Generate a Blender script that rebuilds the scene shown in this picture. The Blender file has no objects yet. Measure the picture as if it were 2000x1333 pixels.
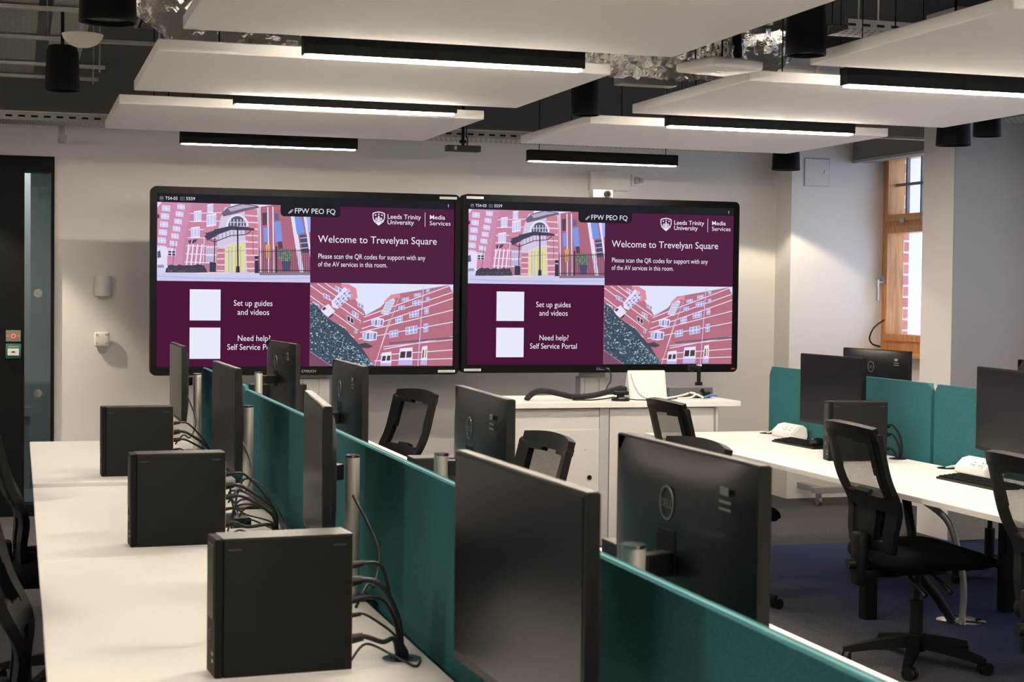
import bpy, bmesh, math, random
from mathutils import Vector, Matrix
random.seed(7)
S = bpy.context.scene
COL = S.collection
PI = math.pi
# ------------------------------------------------------------------ camera
cam_d = bpy.data.cameras.new('camera'); cam = bpy.data.objects.new('camera', cam_d); COL.objects.link(cam)
cam_d.sensor_width = 36.0; cam_d.lens = 3139.0 / 2000 * 36.0; cam_d.clip_start = 0.05
cam_d.dof.use_dof = True; cam_d.dof.focus_distance = 9.5; cam_d.dof.aperture_fstop = 11.5
RX, RF, RU = ((0.95583155, 0.00187213, 0.29390907), (-0.29369021, -0.03302113, 0.95533013), (0.01149371, -0.9994529, -0.03101281))
right = Vector((RX[0], RF[0], RU[0])); down = Vector((RX[1], RF[1], RU[1])); fwd = Vector((RX[2], RF[2], RU[2]))
m = Matrix.Identity(4)
for i in range(3):
    m[i][0] = right[i]; m[i][1] = -down[i]; m[i][2] = -fwd[i]
m[0][3], m[1][3], m[2][3] = 0, 0, 1.54
cam.matrix_world = m
S.camera = cam
# ------------------------------------------------------------------ world, exposure
w = bpy.data.worlds.new('sky'); S.world = w; w.use_nodes = True
w.node_tree.nodes['Background'].inputs[0].default_value = (0.60, 0.74, 1.0, 1)
w.node_tree.nodes['Background'].inputs[1].default_value = 3.2
vs = S.view_settings
vs.view_transform = 'Standard'; vs.look = 'None'; vs.gamma = 1.0; vs.use_curve_mapping = False; vs.exposure = 0.0
LAMP = 195.0          # radiance of the linear pendants
DOWN = 55.0          # watts of one downlight
for (y0, y1) in ((9.2, 10.9), (7.0, 8.8), (4.6, 6.4)):      # sky portals in the window openings
    ld = bpy.data.lights.new('window_portal', 'AREA'); ld.shape = 'RECTANGLE'; ld.size = y1 - y0; ld.size_y = 1.5
    ld.cycles.is_portal = True
    lo = bpy.data.objects.new('window_portal', ld); COL.objects.link(lo)
    lo.location = (6.40, (y0 + y1) / 2, 1.9); lo.rotation_euler = (0, PI / 2, 0); lo.rotation_euler = Matrix(((0, 0, 1), (1, 0, 0), (0, 1, 0))).to_euler()
# ------------------------------------------------------------------ materials
def lin(c):
    return tuple(((v / 255) / 12.92 if v / 255 <= 0.04045 else ((v / 255 + 0.055) / 1.055) ** 2.4) for v in c)
def mat(name, col, rough=0.5, metal=0.0, spec=0.5, bump=0.0, bscale=200.0, var=0.0, vscale=6.0, coat=0.0):
    M = bpy.data.materials.new(name); M.use_nodes = True
    nt = M.node_tree; b = nt.nodes['Principled BSDF']
    b.inputs['Base Color'].default_value = (*col, 1); b.inputs['Roughness'].default_value = rough
    b.inputs['Metallic'].default_value = metal; b.inputs['Specular IOR Level'].default_value = spec
    b.inputs['Coat Weight'].default_value = coat
    tc = nt.nodes.new('ShaderNodeTexCoord')
    if var > 0:
        n = nt.nodes.new('ShaderNodeTexNoise'); n.inputs['Scale'].default_value = vscale; n.inputs['Detail'].default_value = 4
        r = nt.nodes.new('ShaderNodeValToRGB')
        r.color_ramp.elements[0].position = 0.3; r.color_ramp.elements[1].position = 0.7
        r.color_ramp.elements[0].color = (*[c * (1 - var) for c in col], 1)
        r.color_ramp.elements[1].color = (*[min(1, c * (1 + var)) for c in col], 1)
        nt.links.new(tc.outputs['Object'], n.inputs['Vector']); nt.links.new(n.outputs['Fac'], r.inputs['Fac'])
        nt.links.new(r.outputs['Color'], b.inputs['Base Color'])
    if bump > 0:
        n2 = nt.nodes.new('ShaderNodeTexNoise'); n2.inputs['Scale'].default_value = bscale; n2.inputs['Detail'].default_value = 5
        bp = nt.nodes.new('ShaderNodeBump'); bp.inputs['Strength'].default_value = bump; bp.inputs['Distance'].default_value = 0.02
        nt.links.new(tc.outputs['Object'], n2.inputs['Vector']); nt.links.new(n2.outputs['Fac'], bp.inputs['Height'])
        nt.links.new(bp.outputs['Normal'], b.inputs['Normal'])
    return M
def emit(name, col, strength):
    M = bpy.data.materials.new(name); M.use_nodes = True; nt = M.node_tree
    nt.nodes.remove(nt.nodes['Principled BSDF'])
    e = nt.nodes.new('ShaderNodeEmission'); e.inputs[0].default_value = (*col, 1); e.inputs[1].default_value = strength
    nt.links.new(e.outputs[0], nt.nodes['Material Output'].inputs[0])
    return M
def perforated(name, col, metal, rough, sx, sy, hx, hy):
    """sheet metal with staggered dark slots (sx, sy pitch, hx, hy slot size, metres, object x/y)"""
    M = mat(name, col, rough, metal); nt = M.node_tree; b = nt.nodes['Principled BSDF']
    tc = nt.nodes.new('ShaderNodeTexCoord'); sp = nt.nodes.new('ShaderNodeSeparateXYZ'); nt.links.new(tc.outputs['Object'], sp.inputs[0])
    def mm(op, a, bb=None, c=None):
        n = nt.nodes.new('ShaderNodeMath'); n.operation = op
        for i, v in enumerate((a, bb, c)):
            if v is None: continue
            if isinstance(v, (int, float)): n.inputs[i].default_value = v
            else: nt.links.new(v, n.inputs[i])
        return n.outputs[0]
    ry = mm('DIVIDE', sp.outputs[1], sy); row = mm('FLOOR', ry); odd = mm('MULTIPLY', mm('MODULO', mm('ABSOLUTE', row), 2.0), 0.5)
    fx = mm('FRACT', mm('ADD', mm('DIVIDE', sp.outputs[0], sx), odd)); fy = mm('FRACT', ry)
    mk = mm('MULTIPLY', mm('LESS_THAN', fx, hx / sx), mm('LESS_THAN', fy, hy / sy))
    mx = nt.nodes.new('ShaderNodeMix'); mx.data_type = 'RGBA'
    nt.links.new(mk, mx.inputs['Factor']); mx.inputs['A'].default_value = (*col, 1); mx.inputs['B'].default_value = (0.004, 0.004, 0.004, 1)
    nt.links.new(mx.outputs['Result'], b.inputs['Base Color'])
    inv = mm('MULTIPLY', mm('SUBTRACT', 1.0, mk), metal); nt.links.new(inv, b.inputs['Metallic'])
    return M
def mesh_fabric(name):
    """open weave: a regular pattern of real holes in dark yarn"""
    M = mat(name, (0.008, 0.0075, 0.007), 0.6, spec=0.2); nt = M.node_tree; b = nt.nodes['Principled BSDF']; out = nt.nodes['Material Output']
    tc = nt.nodes.new('ShaderNodeTexCoord'); mp = nt.nodes.new('ShaderNodeMapping'); mp.inputs['Scale'].default_value = (70, 110, 1)
    ck = nt.nodes.new('ShaderNodeTexVoronoi'); ck.voronoi_dimensions = '2D'; ck.inputs['Scale'].default_value = 1.0; ck.inputs['Randomness'].default_value = 0.0
    lt = nt.nodes.new('ShaderNodeMath'); lt.operation = 'LESS_THAN'; lt.inputs[1].default_value = 0.30
    nt.links.new(tc.outputs['UV'], mp.inputs[0]); nt.links.new(mp.outputs[0], ck.inputs['Vector'])
    tr = nt.nodes.new('ShaderNodeBsdfTransparent'); mx = nt.nodes.new('ShaderNodeMixShader')
    nt.links.new(ck.outputs['Distance'], lt.inputs[0]); nt.links.new(lt.outputs[0], mx.inputs[0]); nt.links.new(b.outputs[0], mx.inputs[1]); nt.links.new(tr.outputs[0], mx.inputs[2])
    nt.links.new(mx.outputs[0], out.inputs[0])
    return M
def glass(name, tint=(1, 1, 1), refl=0.06):
    M = bpy.data.materials.new(name); M.use_nodes = True; nt = M.node_tree; nt.nodes.remove(nt.nodes['Principled BSDF'])
    tr = nt.nodes.new('ShaderNodeBsdfTransparent'); tr.inputs[0].default_value = (*tint, 1)
    g = nt.nodes.new('ShaderNodeBsdfGlossy'); g.inputs['Roughness'].default_value = 0.02
    mx = nt.nodes.new('ShaderNodeMixShader'); mx.inputs[0].default_value = refl
    nt.links.new(tr.outputs[0], mx.inputs[1]); nt.links.new(g.outputs[0], mx.inputs[2]); nt.links.new(mx.outputs[0], nt.nodes['Material Output'].inputs[0])
    return M
def brick(name, c1, c2, mortar, sx=0.235, sy=0.085, emis=0.0):
    M = mat(name, c1, 0.85); nt = M.node_tree; b = nt.nodes['Principled BSDF']
    tc = nt.nodes.new('ShaderNodeTexCoord'); mp = nt.nodes.new('ShaderNodeMapping'); mp.inputs['Rotation'].default_value = (PI / 2, 0, 0)
    bt = nt.nodes.new('ShaderNodeTexBrick'); bt.inputs['Scale'].default_value = 1.0
    bt.inputs['Brick Width'].default_value = sx; bt.inputs['Row Height'].default_value = sy; bt.inputs['Mortar Size'].default_value = 0.008
    bt.inputs['Color1'].default_value = (*c1, 1); bt.inputs['Color2'].default_value = (*c2, 1); bt.inputs['Mortar'].default_value = (*mortar, 1)
    nt.links.new(tc.outputs['Object'], mp.inputs[0]); nt.links.new(mp.outputs[0], bt.inputs['Vector']); nt.links.new(bt.outputs['Color'], b.inputs['Base Color'])
    return M
def oak(name):
    M = mat(name, (0.5, 0.22, 0.05), 0.35, coat=0.2); nt = M.node_tree; b = nt.nodes['Principled BSDF']
    tc = nt.nodes.new('ShaderNodeTexCoord'); mp = nt.nodes.new('ShaderNodeMapping'); mp.inputs['Scale'].default_value = (14, 14, 1.2)
    n = nt.nodes.new('ShaderNodeTexNoise'); n.inputs['Scale'].default_value = 3.0; n.inputs['Detail'].default_value = 6; n.inputs['Distortion'].default_value = 0.6
    r = nt.nodes.new('ShaderNodeValToRGB'); r.color_ramp.elements[0].position = 0.3; r.color_ramp.elements[1].position = 0.72
    r.color_ramp.elements[0].color = (0.36, 0.135, 0.03, 1); r.color_ramp.elements[1].color = (0.62, 0.30, 0.075, 1)
    nt.links.new(tc.outputs['Object'], mp.inputs[0]); nt.links.new(mp.outputs[0], n.inputs['Vector']); nt.links.new(n.outputs['Fac'], r.inputs['Fac']); nt.links.new(r.outputs['Color'], b.inputs['Base Color'])
    return M
def carpet(name):
    M = mat(name, (0.03, 0.03, 0.033), 0.95, spec=0.15, bump=0.6, bscale=260); nt = M.node_tree; b = nt.nodes['Principled BSDF']
    tc = nt.nodes.new('ShaderNodeTexCoord')
    n = nt.nodes.new('ShaderNodeTexNoise'); n.inputs['Scale'].default_value = 140; n.inputs['Detail'].default_value = 3
    r = nt.nodes.new('ShaderNodeValToRGB'); r.color_ramp.elements[0].position = 0.35; r.color_ramp.elements[1].position = 0.68
    r.color_ramp.elements[0].color = (0.060, 0.060, 0.065, 1); r.color_ramp.elements[1].color = (0.150, 0.150, 0.160, 1)
    bt = nt.nodes.new('ShaderNodeTexBrick'); bt.inputs['Scale'].default_value = 1.0; bt.inputs['Brick Width'].default_value = 1.0; bt.inputs['Row Height'].default_value = 0.25
    bt.inputs['Mortar Size'].default_value = 0.002
    bt.inputs['Color1'].default_value = (1, 1, 1, 1); bt.inputs['Color2'].default_value = (0.86, 0.86, 0.9, 1); bt.inputs['Mortar'].default_value = (0.55, 0.55, 0.55, 1)
    mx = nt.nodes.new('ShaderNodeMix'); mx.data_type = 'RGBA'; mx.blend_type = 'MULTIPLY'; mx.inputs['Factor'].default_value = 1.0
    nt.links.new(tc.outputs['Object'], n.inputs['Vector']); nt.links.new(n.outputs['Fac'], r.inputs['Fac']); nt.links.new(tc.outputs['Object'], bt.inputs['Vector'])
    # window daylight painted into the plank colour as navy, warm grey where desks shade
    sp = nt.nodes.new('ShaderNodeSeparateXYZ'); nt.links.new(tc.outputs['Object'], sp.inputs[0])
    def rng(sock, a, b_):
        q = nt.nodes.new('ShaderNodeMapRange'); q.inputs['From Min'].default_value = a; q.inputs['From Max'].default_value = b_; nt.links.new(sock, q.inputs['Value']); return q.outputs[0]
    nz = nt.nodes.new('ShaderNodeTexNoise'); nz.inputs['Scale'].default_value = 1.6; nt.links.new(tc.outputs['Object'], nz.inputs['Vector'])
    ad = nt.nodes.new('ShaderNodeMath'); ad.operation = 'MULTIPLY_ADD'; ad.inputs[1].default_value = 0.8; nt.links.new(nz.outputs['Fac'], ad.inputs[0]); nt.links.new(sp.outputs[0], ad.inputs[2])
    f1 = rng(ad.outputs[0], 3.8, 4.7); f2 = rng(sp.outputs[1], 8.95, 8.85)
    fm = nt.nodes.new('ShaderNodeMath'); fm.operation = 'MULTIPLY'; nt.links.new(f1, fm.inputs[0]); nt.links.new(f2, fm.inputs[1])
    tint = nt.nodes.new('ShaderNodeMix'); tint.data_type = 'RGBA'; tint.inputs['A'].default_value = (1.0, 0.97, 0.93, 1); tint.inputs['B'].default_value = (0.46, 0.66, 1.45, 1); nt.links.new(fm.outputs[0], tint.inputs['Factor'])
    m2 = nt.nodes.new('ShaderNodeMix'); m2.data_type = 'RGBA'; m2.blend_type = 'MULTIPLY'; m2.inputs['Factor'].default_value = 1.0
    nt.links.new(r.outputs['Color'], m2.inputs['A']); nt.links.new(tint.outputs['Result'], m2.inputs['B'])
    nt.links.new(m2.outputs['Result'], mx.inputs['A']); nt.links.new(bt.outputs['Color'], mx.inputs['B']); nt.links.new(mx.outputs['Result'], b.inputs['Base Color'])
    return M
def colour_attr_emit(name, strength=1.0):
    M = bpy.data.materials.new(name); M.use_nodes = True; nt = M.node_tree; nt.nodes.remove(nt.nodes['Principled BSDF'])
    a = nt.nodes.new('ShaderNodeVertexColor'); a.layer_name = 'picture'
    e = nt.nodes.new('ShaderNodeEmission'); e.inputs[1].default_value = strength
    nt.links.new(a.outputs['Color'], e.inputs[0]); nt.links.new(e.outputs[0], nt.nodes['Material Output'].inputs[0])
    return M
M_WALL = mat('painted_wall', (0.76, 0.745, 0.735), 0.85, spec=0.2, bump=0.05, bscale=90)
M_PANEL = mat('acoustic_board', (0.90, 0.89, 0.88), 0.9, spec=0.2, bump=0.04, bscale=250)
M_DESK = mat('white_laminate', (0.74, 0.73, 0.705), 0.42, spec=0.35, var=0.012, vscale=3)
M_DESKEDGE = mat('laminate_edging', (0.66, 0.645, 0.62), 0.5)
M_CONC = mat('dark_soffit', (0.030, 0.029, 0.027), 0.95, var=0.25, vscale=1.5)
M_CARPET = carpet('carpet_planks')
M_FELT = mat('teal_felt', (0.028, 0.120, 0.135), 0.95, spec=0.1, bump=0.35, bscale=420, var=0.20, vscale=260)
M_BLACK = mat('black_plastic', (0.005, 0.005, 0.005), 0.42, spec=0.3)
M_BLACKM = mat('black_matt', (0.004, 0.004, 0.004), 0.65, spec=0.2)
M_PC = mat('computer_shell', (0.0045, 0.0042, 0.0038), 0.5, spec=0.25, bump=0.12, bscale=500)
M_PCFRONT = mat('computer_grille', (0.006, 0.006, 0.006), 0.55, spec=0.25, bump=0.8, bscale=420)
M_SCREEN = mat('monitor_glass', (0.004, 0.004, 0.005), 0.24, spec=0.32)
M_SCREEN.node_tree.nodes['Principled BSDF'].inputs['Specular Tint'].default_value = (0.80, 0.78, 1.0, 1)
M_MONBACK = mat('monitor_shell', (0.005, 0.005, 0.006), 0.36, spec=0.3, bump=0.05, bscale=600)
M_CHROME = mat('brushed_aluminium', (0.66, 0.64, 0.59), 0.42, 0.55)
M_STEEL = mat('galvanised_steel', (0.42, 0.42, 0.40), 0.45, 1.0, var=0.15, vscale=8)
M_SILVER = mat('polished_chrome', (0.75, 0.75, 0.75), 0.12, 1.0)
M_FOIL = mat('foil_insulation', (0.95, 0.94, 0.91), 0.20, 1.0, bump=0.4, bscale=40)
M_SPIRAL = mat('spiral_duct_metal', (0.42, 0.42, 0.41), 0.35, 1.0, bump=0.15, bscale=20)
M_WHITE = mat('white_plastic', (0.78, 0.77, 0.75), 0.4)
M_GREYP = mat('grey_plastic', (0.30, 0.30, 0.30), 0.5)
M_LOGO = mat('logo_silver', (0.22, 0.22, 0.225), 0.35, 0.6)
M_LABEL = mat('label_print', (0.20, 0.20, 0.20), 0.6)
M_STICK = mat('sticker_paper', (0.66, 0.66, 0.68), 0.6)
M_CHAIR = mat('chair_plastic', (0.0035, 0.0033, 0.0032), 0.48, spec=0.16)
M_SEAT = mat('seat_cloth', (0.004, 0.004, 0.0045), 0.95, spec=0.1, bump=0.4, bscale=350)
M_MESH = mesh_fabric('chair_mesh')
M_DOOR = mat('black_door_paint', (0.003, 0.003, 0.003), 0.5, spec=0.15)
M_GREEN = mat('green_plastic', (0.01, 0.10, 0.06), 0.4)
M_GREY2 = mat('grey_lacquer', (0.42, 0.42, 0.43), 0.5)
M_PERF = perforated('perforated_tray', (0.30, 0.31, 0.28), 0.3, 0.55, 0.05, 0.03, 0.028, 0.010)
M_PERFX = perforated('perforated_tray_across', (0.40, 0.40, 0.38), 0.3, 0.55, 0.035, 0.06, 0.012, 0.03)
M_LED = emit('lamp_diffuser', (1.0, 0.86, 0.70), LAMP)
M_ADDED_UP = emit('added_uplight_glow', (1.0, 0.86, 0.70), LAMP * 0.08)  # glow of the strip added on top of the pendants
M_OFF = mat('lens_off', (0.10, 0.10, 0.10), 0.3)
M_DOWN = emit('downlight_lens', (1.0, 0.86, 0.66), 1.2)
M_OAK = oak('oak_frame')
M_GLASS = glass('clear_glass')
M_DGLASS = glass('door_glass', (0.72, 0.78, 0.78), 0.05)
M_BLIND = mat('blind_cloth', (0.25, 0.24, 0.235), 0.85)
M_BRICK = brick('red_brick', (0.62, 0.20, 0.17), (0.70, 0.28, 0.24), (0.75, 0.7, 0.7), 0.23, 0.085)
M_PALE = mat('pale_stone', (0.80, 0.80, 0.84), 0.9)
M_PINK = mat('pale_brick', (0.75, 0.45, 0.46), 0.9)
M_CABLE = mat('cable_rubber', (0.005, 0.005, 0.005), 0.45, spec=0.35)
M_SLEEVE = mat('cable_sleeve', (0.010, 0.012, 0.016), 0.8, bump=0.5, bscale=300)
M_BLUE = mat('blue_cable', (0.05, 0.16, 0.45), 0.45)
M_RED = mat('red_plug', (0.35, 0.03, 0.03), 0.45)
M_BLUESOCK = mat('blue_socket', (0.02, 0.08, 0.5), 0.4)
M_CREAM = mat('cream_dome', (0.70, 0.68, 0.60), 0.5)
M_PIC = colour_attr_emit('screen_picture')
M_TV = mat('screen_bezel', (0.004, 0.004, 0.0045), 0.5, spec=0.10)
M_REDLED = emit('red_indicator', (1.0, 0.08, 0.03), 3.0)
M_DIMRED = emit('standby_indicator', (0.55, 0.05, 0.02), 0.6)
M_CAPTION = emit('caption_white', lin((236, 236, 250)), 1.0)
M_FROST = mat('frosted_dot', (0.16, 0.17, 0.165), 0.8)
M_GREENLED = emit('green_indicator', (0.5, 1.0, 0.7), 1.0)
# ------------------------------------------------------------------ mesh helpers
class MB:
    def __init__(s): s.bm = bmesh.new()
    def box(s, x0, y0, z0, x1, y1, z1, bev=0.0, seg=2, mtx=None):
        vs_ = [s.bm.verts.new(p) for p in ((x0, y0, z0), (x1, y0, z0), (x1, y1, z0), (x0, y1, z0), (x0, y0, z1), (x1, y0, z1), (x1, y1, z1), (x0, y1, z1))]
        fs = [s.bm.faces.new([vs_[i] for i in f]) for f in ((0, 3, 2, 1), (4, 5, 6, 7), (0, 1, 5, 4), (1, 2, 6, 5), (2, 3, 7, 6), (3, 0, 4, 7))]
        if mtx is not None: bmesh.ops.transform(s.bm, matrix=mtx, verts=vs_)
        if bev > 0:
            es = list({e for f in fs for e in f.edges})
            bmesh.ops.bevel(s.bm, geom=es, offset=bev, segments=seg, affect='EDGES', profile=0.5)
        return s
    def cyl(s, p0, p1, r0, r1=None, n=20, cap=True):
        r1 = r0 if r1 is None else r1
        p0 = Vector(p0); p1 = Vector(p1); d = (p1 - p0).normalized()
        a = d.orthogonal().normalized(); b = d.cross(a)
        R0 = [s.bm.verts.new(p0 + (a * math.cos(2 * PI * i / n) + b * math.sin(2 * PI * i / n)) * r0) for i in range(n)]
        R1 = [s.bm.verts.new(p1 + (a * math.cos(2 * PI * i / n) + b * math.sin(2 * PI * i / n)) * r1) for i in range(n)]
        for i in range(n):
            s.bm.faces.new((R0[i], R0[(i + 1) % n], R1[(i + 1) % n], R1[i]))
        if cap:
            s.bm.faces.new(R0[::-1]); s.bm.faces.new(R1)
        return s
    def tube(s, pts, r, n=10, sub=6):
        P = [Vector(p) for p in pts]; Q = []
        rr = r if isinstance(r, (list, tuple)) else [r] * len(P)
        RR = []
        if len(P) > 2 and sub > 1:
            for i in range(len(P) - 1):
                a = P[max(i - 1, 0)]; b = P[i]; c = P[i + 1]; d = P[min(i + 2, len(P) - 1)]
                for k in range(sub):
                    t = k / sub
                    Q.append(0.5 * ((2 * b) + (c - a) * t + (2 * a - 5 * b + 4 * c - d) * t * t + (3 * b - a - 3 * c + d) * t ** 3))
                    RR.append(rr[i] * (1 - t) + rr[i + 1] * t)
            Q.append(P[-1]); RR.append(rr[-1])
        else: Q = P; RR = list(rr)
        prev = None; rings = []
        up = None
        for i, p in enumerate(Q):
            d = (Q[min(i + 1, len(Q) - 1)] - Q[max(i - 1, 0)]).normalized()
            if up is None: up = d.orthogonal().normalized()
            else: up = (up - d * up.dot(d)).normalized()
            b = d.cross(up)
            rings.append([s.bm.verts.new(p + (up * math.cos(2 * PI * k / n) + b * math.sin(2 * PI * k / n)) * RR[i]) for k in range(n)])
        for a, b in zip(rings, rings[1:]):
            for k in range(n): s.bm.faces.new((a[k], a[(k + 1) % n], b[(k + 1) % n], b[k]))
        s.bm.faces.new(rings[0][::-1]); s.bm.faces.new(rings[-1])
        return s
    def lathe(s, prof, c=(0, 0, 0), n=32):
        rings = []
        for (r, z) in prof:
            rings.append([s.bm.verts.new((c[0] + max(r, 1e-4) * math.cos(2 * PI * k / n), c[1] + max(r, 1e-4) * math.sin(2 * PI * k / n), c[2] + z)) for k in range(n)])
        for a, b in zip(rings, rings[1:]):
            for k in range(n): s.bm.faces.new((a[k], a[(k + 1) % n], b[(k + 1) % n], b[k]))
        s.bm.faces.new(rings[0][::-1]); s.bm.faces.new(rings[-1])
        return s
    def prism(s, poly, axis, d0, d1, bev=0.0):
        """poly in the two axes other than axis ('x': y,z  'y': x,z  'z': x,y), extruded d0..d1"""
        def mk(p, d):
            return {'x': (d, p[0], p[1]), 'y': (p[0], d, p[1]), 'z': (p[0], p[1], d)}[axis]
        A = [s.bm.verts.new(mk(p, d0)) for p in poly]; B = [s.bm.verts.new(mk(p, d1)) for p in poly]
        n = len(poly)
        fs = [s.bm.faces.new(A), s.bm.faces.new(B[::-1])]
        for i in range(n): fs.append(s.bm.faces.new((A[(i + 1) % n], A[i], B[i], B[(i + 1) % n])))
        if bev > 0:
            es = list({e for f in fs[:2] for e in f.edges})
            bmesh.ops.bevel(s.bm, geom=es, offset=bev, segments=2, affect='EDGES')
        return s
    def ring(s, c, r0, r1, z0, z1, n=32):
        """flat ring about z"""
        L = []
        for (r, z) in ((r0, z0), (r1, z0), (r1, z1), (r0, z1)):
            L.append([s.bm.verts.new((c[0] + r * math.cos(2 * PI * k / n), c[1] + r * math.sin(2 * PI * k / n), c[2] + z)) for k in range(n)])
        for j in range(4):
            a, b = L[j], L[(j + 1) % 4]
            for k in range(n): s.bm.faces.new((a[k], a[(k + 1) % n], b[(k + 1) % n], b[k]))
        return s
    def crumple(s, amp, sc):
        from mathutils import noise as NZ
        bmesh.ops.recalc_face_normals(s.bm, faces=s.bm.faces[:]); s.bm.normal_update()
        for v in s.bm.verts:
            p = v.co * sc
            d = abs(NZ.noise(p)) * 1.0 + 0.6 * abs(NZ.noise(p * 2.3 + Vector((5, 1, 2)))) + 0.3 * NZ.noise(p * 5.1)
            v.co += v.normal * (d - 0.45) * amp
        return s
    def xf(s, mtx): bmesh.ops.transform(s.bm, matrix=mtx, verts=s.bm.verts[:]); return s
    def build(s, name, material, parent=None, smooth=False, ang=0.6):
        bmesh.ops.recalc_face_normals(s.bm, faces=s.bm.faces[:])
        me = bpy.data.meshes.new(name); s.bm.to_mesh(me); s.bm.free()
        me.materials.append(material)
        if smooth:
            for p in me.polygons: p.use_smooth = True
            try: me.set_sharp_from_angle(angle=ang)
            except Exception: pass
        o = bpy.data.objects.new(name, me); COL.objects.link(o)
        if parent is not None: o.parent = parent
        return o
def rrect(w, h, r, n=6, cx=0, cy=0):
    pts = []
    for (sx, sy, a0) in ((1, 1, 0), (-1, 1, PI / 2), (-1, -1, PI), (1, -1, 3 * PI / 2)):
        for k in range(n + 1):
            a = a0 + PI / 2 * k / n
            pts.append((cx + sx * (w / 2 - r) + r * math.cos(a), cy + sy * (h / 2 - r) + r * math.sin(a)))
    return pts
def text_mesh(txt, size, align='LEFT', spacing=1.0, xs=1.0, bold=0.0):
    cu = bpy.data.curves.new('lettering', 'FONT'); cu.body = txt; cu.size = size; cu.align_x = align; cu.space_character = spacing
    cu.resolution_u = 3; cu.offset = bold
    ob = bpy.data.objects.new('lettering', cu); COL.objects.link(ob)
    dg = bpy.context.evaluated_depsgraph_get(); dg.update()
    me = bpy.data.meshes.new_from_object(ob.evaluated_get(dg))
    bpy.data.objects.remove(ob); bpy.data.curves.remove(cu)
    if xs != 1.0:
        for v in me.vertices: v.co.x *= xs
    return me
def add_text(bm, txt, size, mtx, fit=None, **k):
    """letters laid in the local x/y plane; fit = wanted width"""
    me = text_mesh(txt, size, **k)
    if fit:
        xs = [v.co.x for v in me.vertices]; wd = max(xs) - min(xs)
        for v in me.vertices: v.co.x *= fit / wd
    me.transform(mtx); bm.from_mesh(me); bpy.data.meshes.remove(me)
def tag(o, label=None, cat=None, group=None, kind=None):
    if label: o['label'] = label
    if cat: o['category'] = cat
    if group: o['group'] = group
    if kind: o['kind'] = kind
    return o
def thing(name, label, cat, loc=(0, 0, 0), rz=0.0, group=None):
    o = bpy.data.objects.new(name, None); COL.objects.link(o); o.location = loc; o.rotation_euler = (0, 0, rz)
    o.empty_display_size = 0.1
    return tag(o, label, cat, group)
def struct(o): o['kind'] = 'structure'; return o
def kids(o): return [c for c in bpy.data.objects if c.parent == o]
def dup(root, loc, rz, label, group=None):
    def cp(o, par):
        c = o.copy(); COL.objects.link(c)
        if par is not None: c.parent = par
        for k in kids(o): cp(k, c)
        return c
    r = cp(root, None); r.location = loc; r.rotation_euler = (0, 0, rz); r['label'] = label
    if group: r['group'] = group
    return r
# ------------------------------------------------------------------ room shell
YB = 11.18; XR = 6.285; CEIL = 3.35
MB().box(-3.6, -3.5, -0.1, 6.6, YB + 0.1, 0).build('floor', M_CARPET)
MB().box(-3.7, -3.6, CEIL, 6.7, YB + 0.2, CEIL + 0.1).build('ceiling', M_CONC)
wb = MB().box(0.232, YB, 0, 5.54, YB + 0.15, CEIL).box(-3.6, YB, 2.40, 0.232, YB + 0.15, CEIL).box(-3.6, YB, 0, -1.1, YB + 0.15, 2.40)
wb.build('wall_back', M_WALL)
MB().box(-3.75, -3.5, 0, -3.6, YB, CEIL).build('wall_left', M_WALL)
MB().box(-3.6, -3.65, 0, 6.4, -3.5, CEIL).build('wall_front', M_WALL)
wr = MB()
WIN = ((9.19, 10.925), (6.95, 8.62), (4.6, 6.4)); SILL = 1.09; HEAD = 2.72
ys = -3.5
for (a, b) in sorted(WIN):
    wr.box(XR, ys, 0, XR + 0.35, a, CEIL); wr.box(XR, a, 0, XR + 0.35, b, SILL); wr.box(XR, a, HEAD, XR + 0.35, b, CEIL); ys = b
wr.box(XR, ys, 0, XR + 0.35, YB + 0.15, CEIL)
wr.build('wall_right', M_WALL)
MB().box(5.54, 10.925, 0, XR, YB + 0.15, CEIL).build('trim_1', M_WALL)            # corner pier
MB().box(5.60, 8.83, 0, XR, 9.19, CEIL).build('trim_2', M_WALL)                   # pier between the windows
MB().box(5.60, 8.822, 0, XR, 8.83, CEIL).build('pier_shade_sheet', mat('shaded_reveal', (0.34, 0.335, 0.34), 0.85))  # thin sheet over the pier; the face's shade is painted in as grey
MB().box(5.60, 6.5, 0, XR, 6.9, CEIL).build('trim_3', M_WALL)
MB().box(0.24, YB - 0.012, 0, 5.54, YB, 0.10).build('baseboard_back', M_WHITE)
MB().box(0.20, YB - 0.06, 2.70, 5.54, YB, CEIL).box(-3.6, YB - 0.06, 2.70, 0.20, YB, CEIL).build('trim_4', mat('bulkhead_paint', (0.16, 0.155, 0.15), 0.8))
for n in ('pier_shade_sheet', 'trim_4', 'floor', 'ceiling', 'wall_back', 'wall_left', 'wall_front', 'wall_right', 'trim_1', 'trim_2', 'trim_3', 'baseboard_back'): struct(bpy.data.objects[n])
# door set: black door with a tall glazed side panel
door = struct(thing('door_1', None, None, (0, YB, 0)))
MB().box(-1.1, -0.03, 0, 0.041, 0.12, 2.40).box(0.211, -0.03, 0, 0.232, 0.12, 2.40).box(0.041, -0.03, 2.295, 0.211, 0.12, 2.40).box(0.041, -0.03, 0, 0.211, 0.12, 0.08).build('door_frame', M_DOOR, door)
MB().box(0.041, 0.02, 0.08, 0.211, 0.03, 2.295).build('glass_pane', M_DGLASS, door)
fd = MB()
for z in (0.82, 1.49): fd.cyl((0.128, 0.017, z), (0.128, 0.0195, z), 0.028, n=28)
fd.build('frosted_dot', M_FROST, door)
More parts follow.
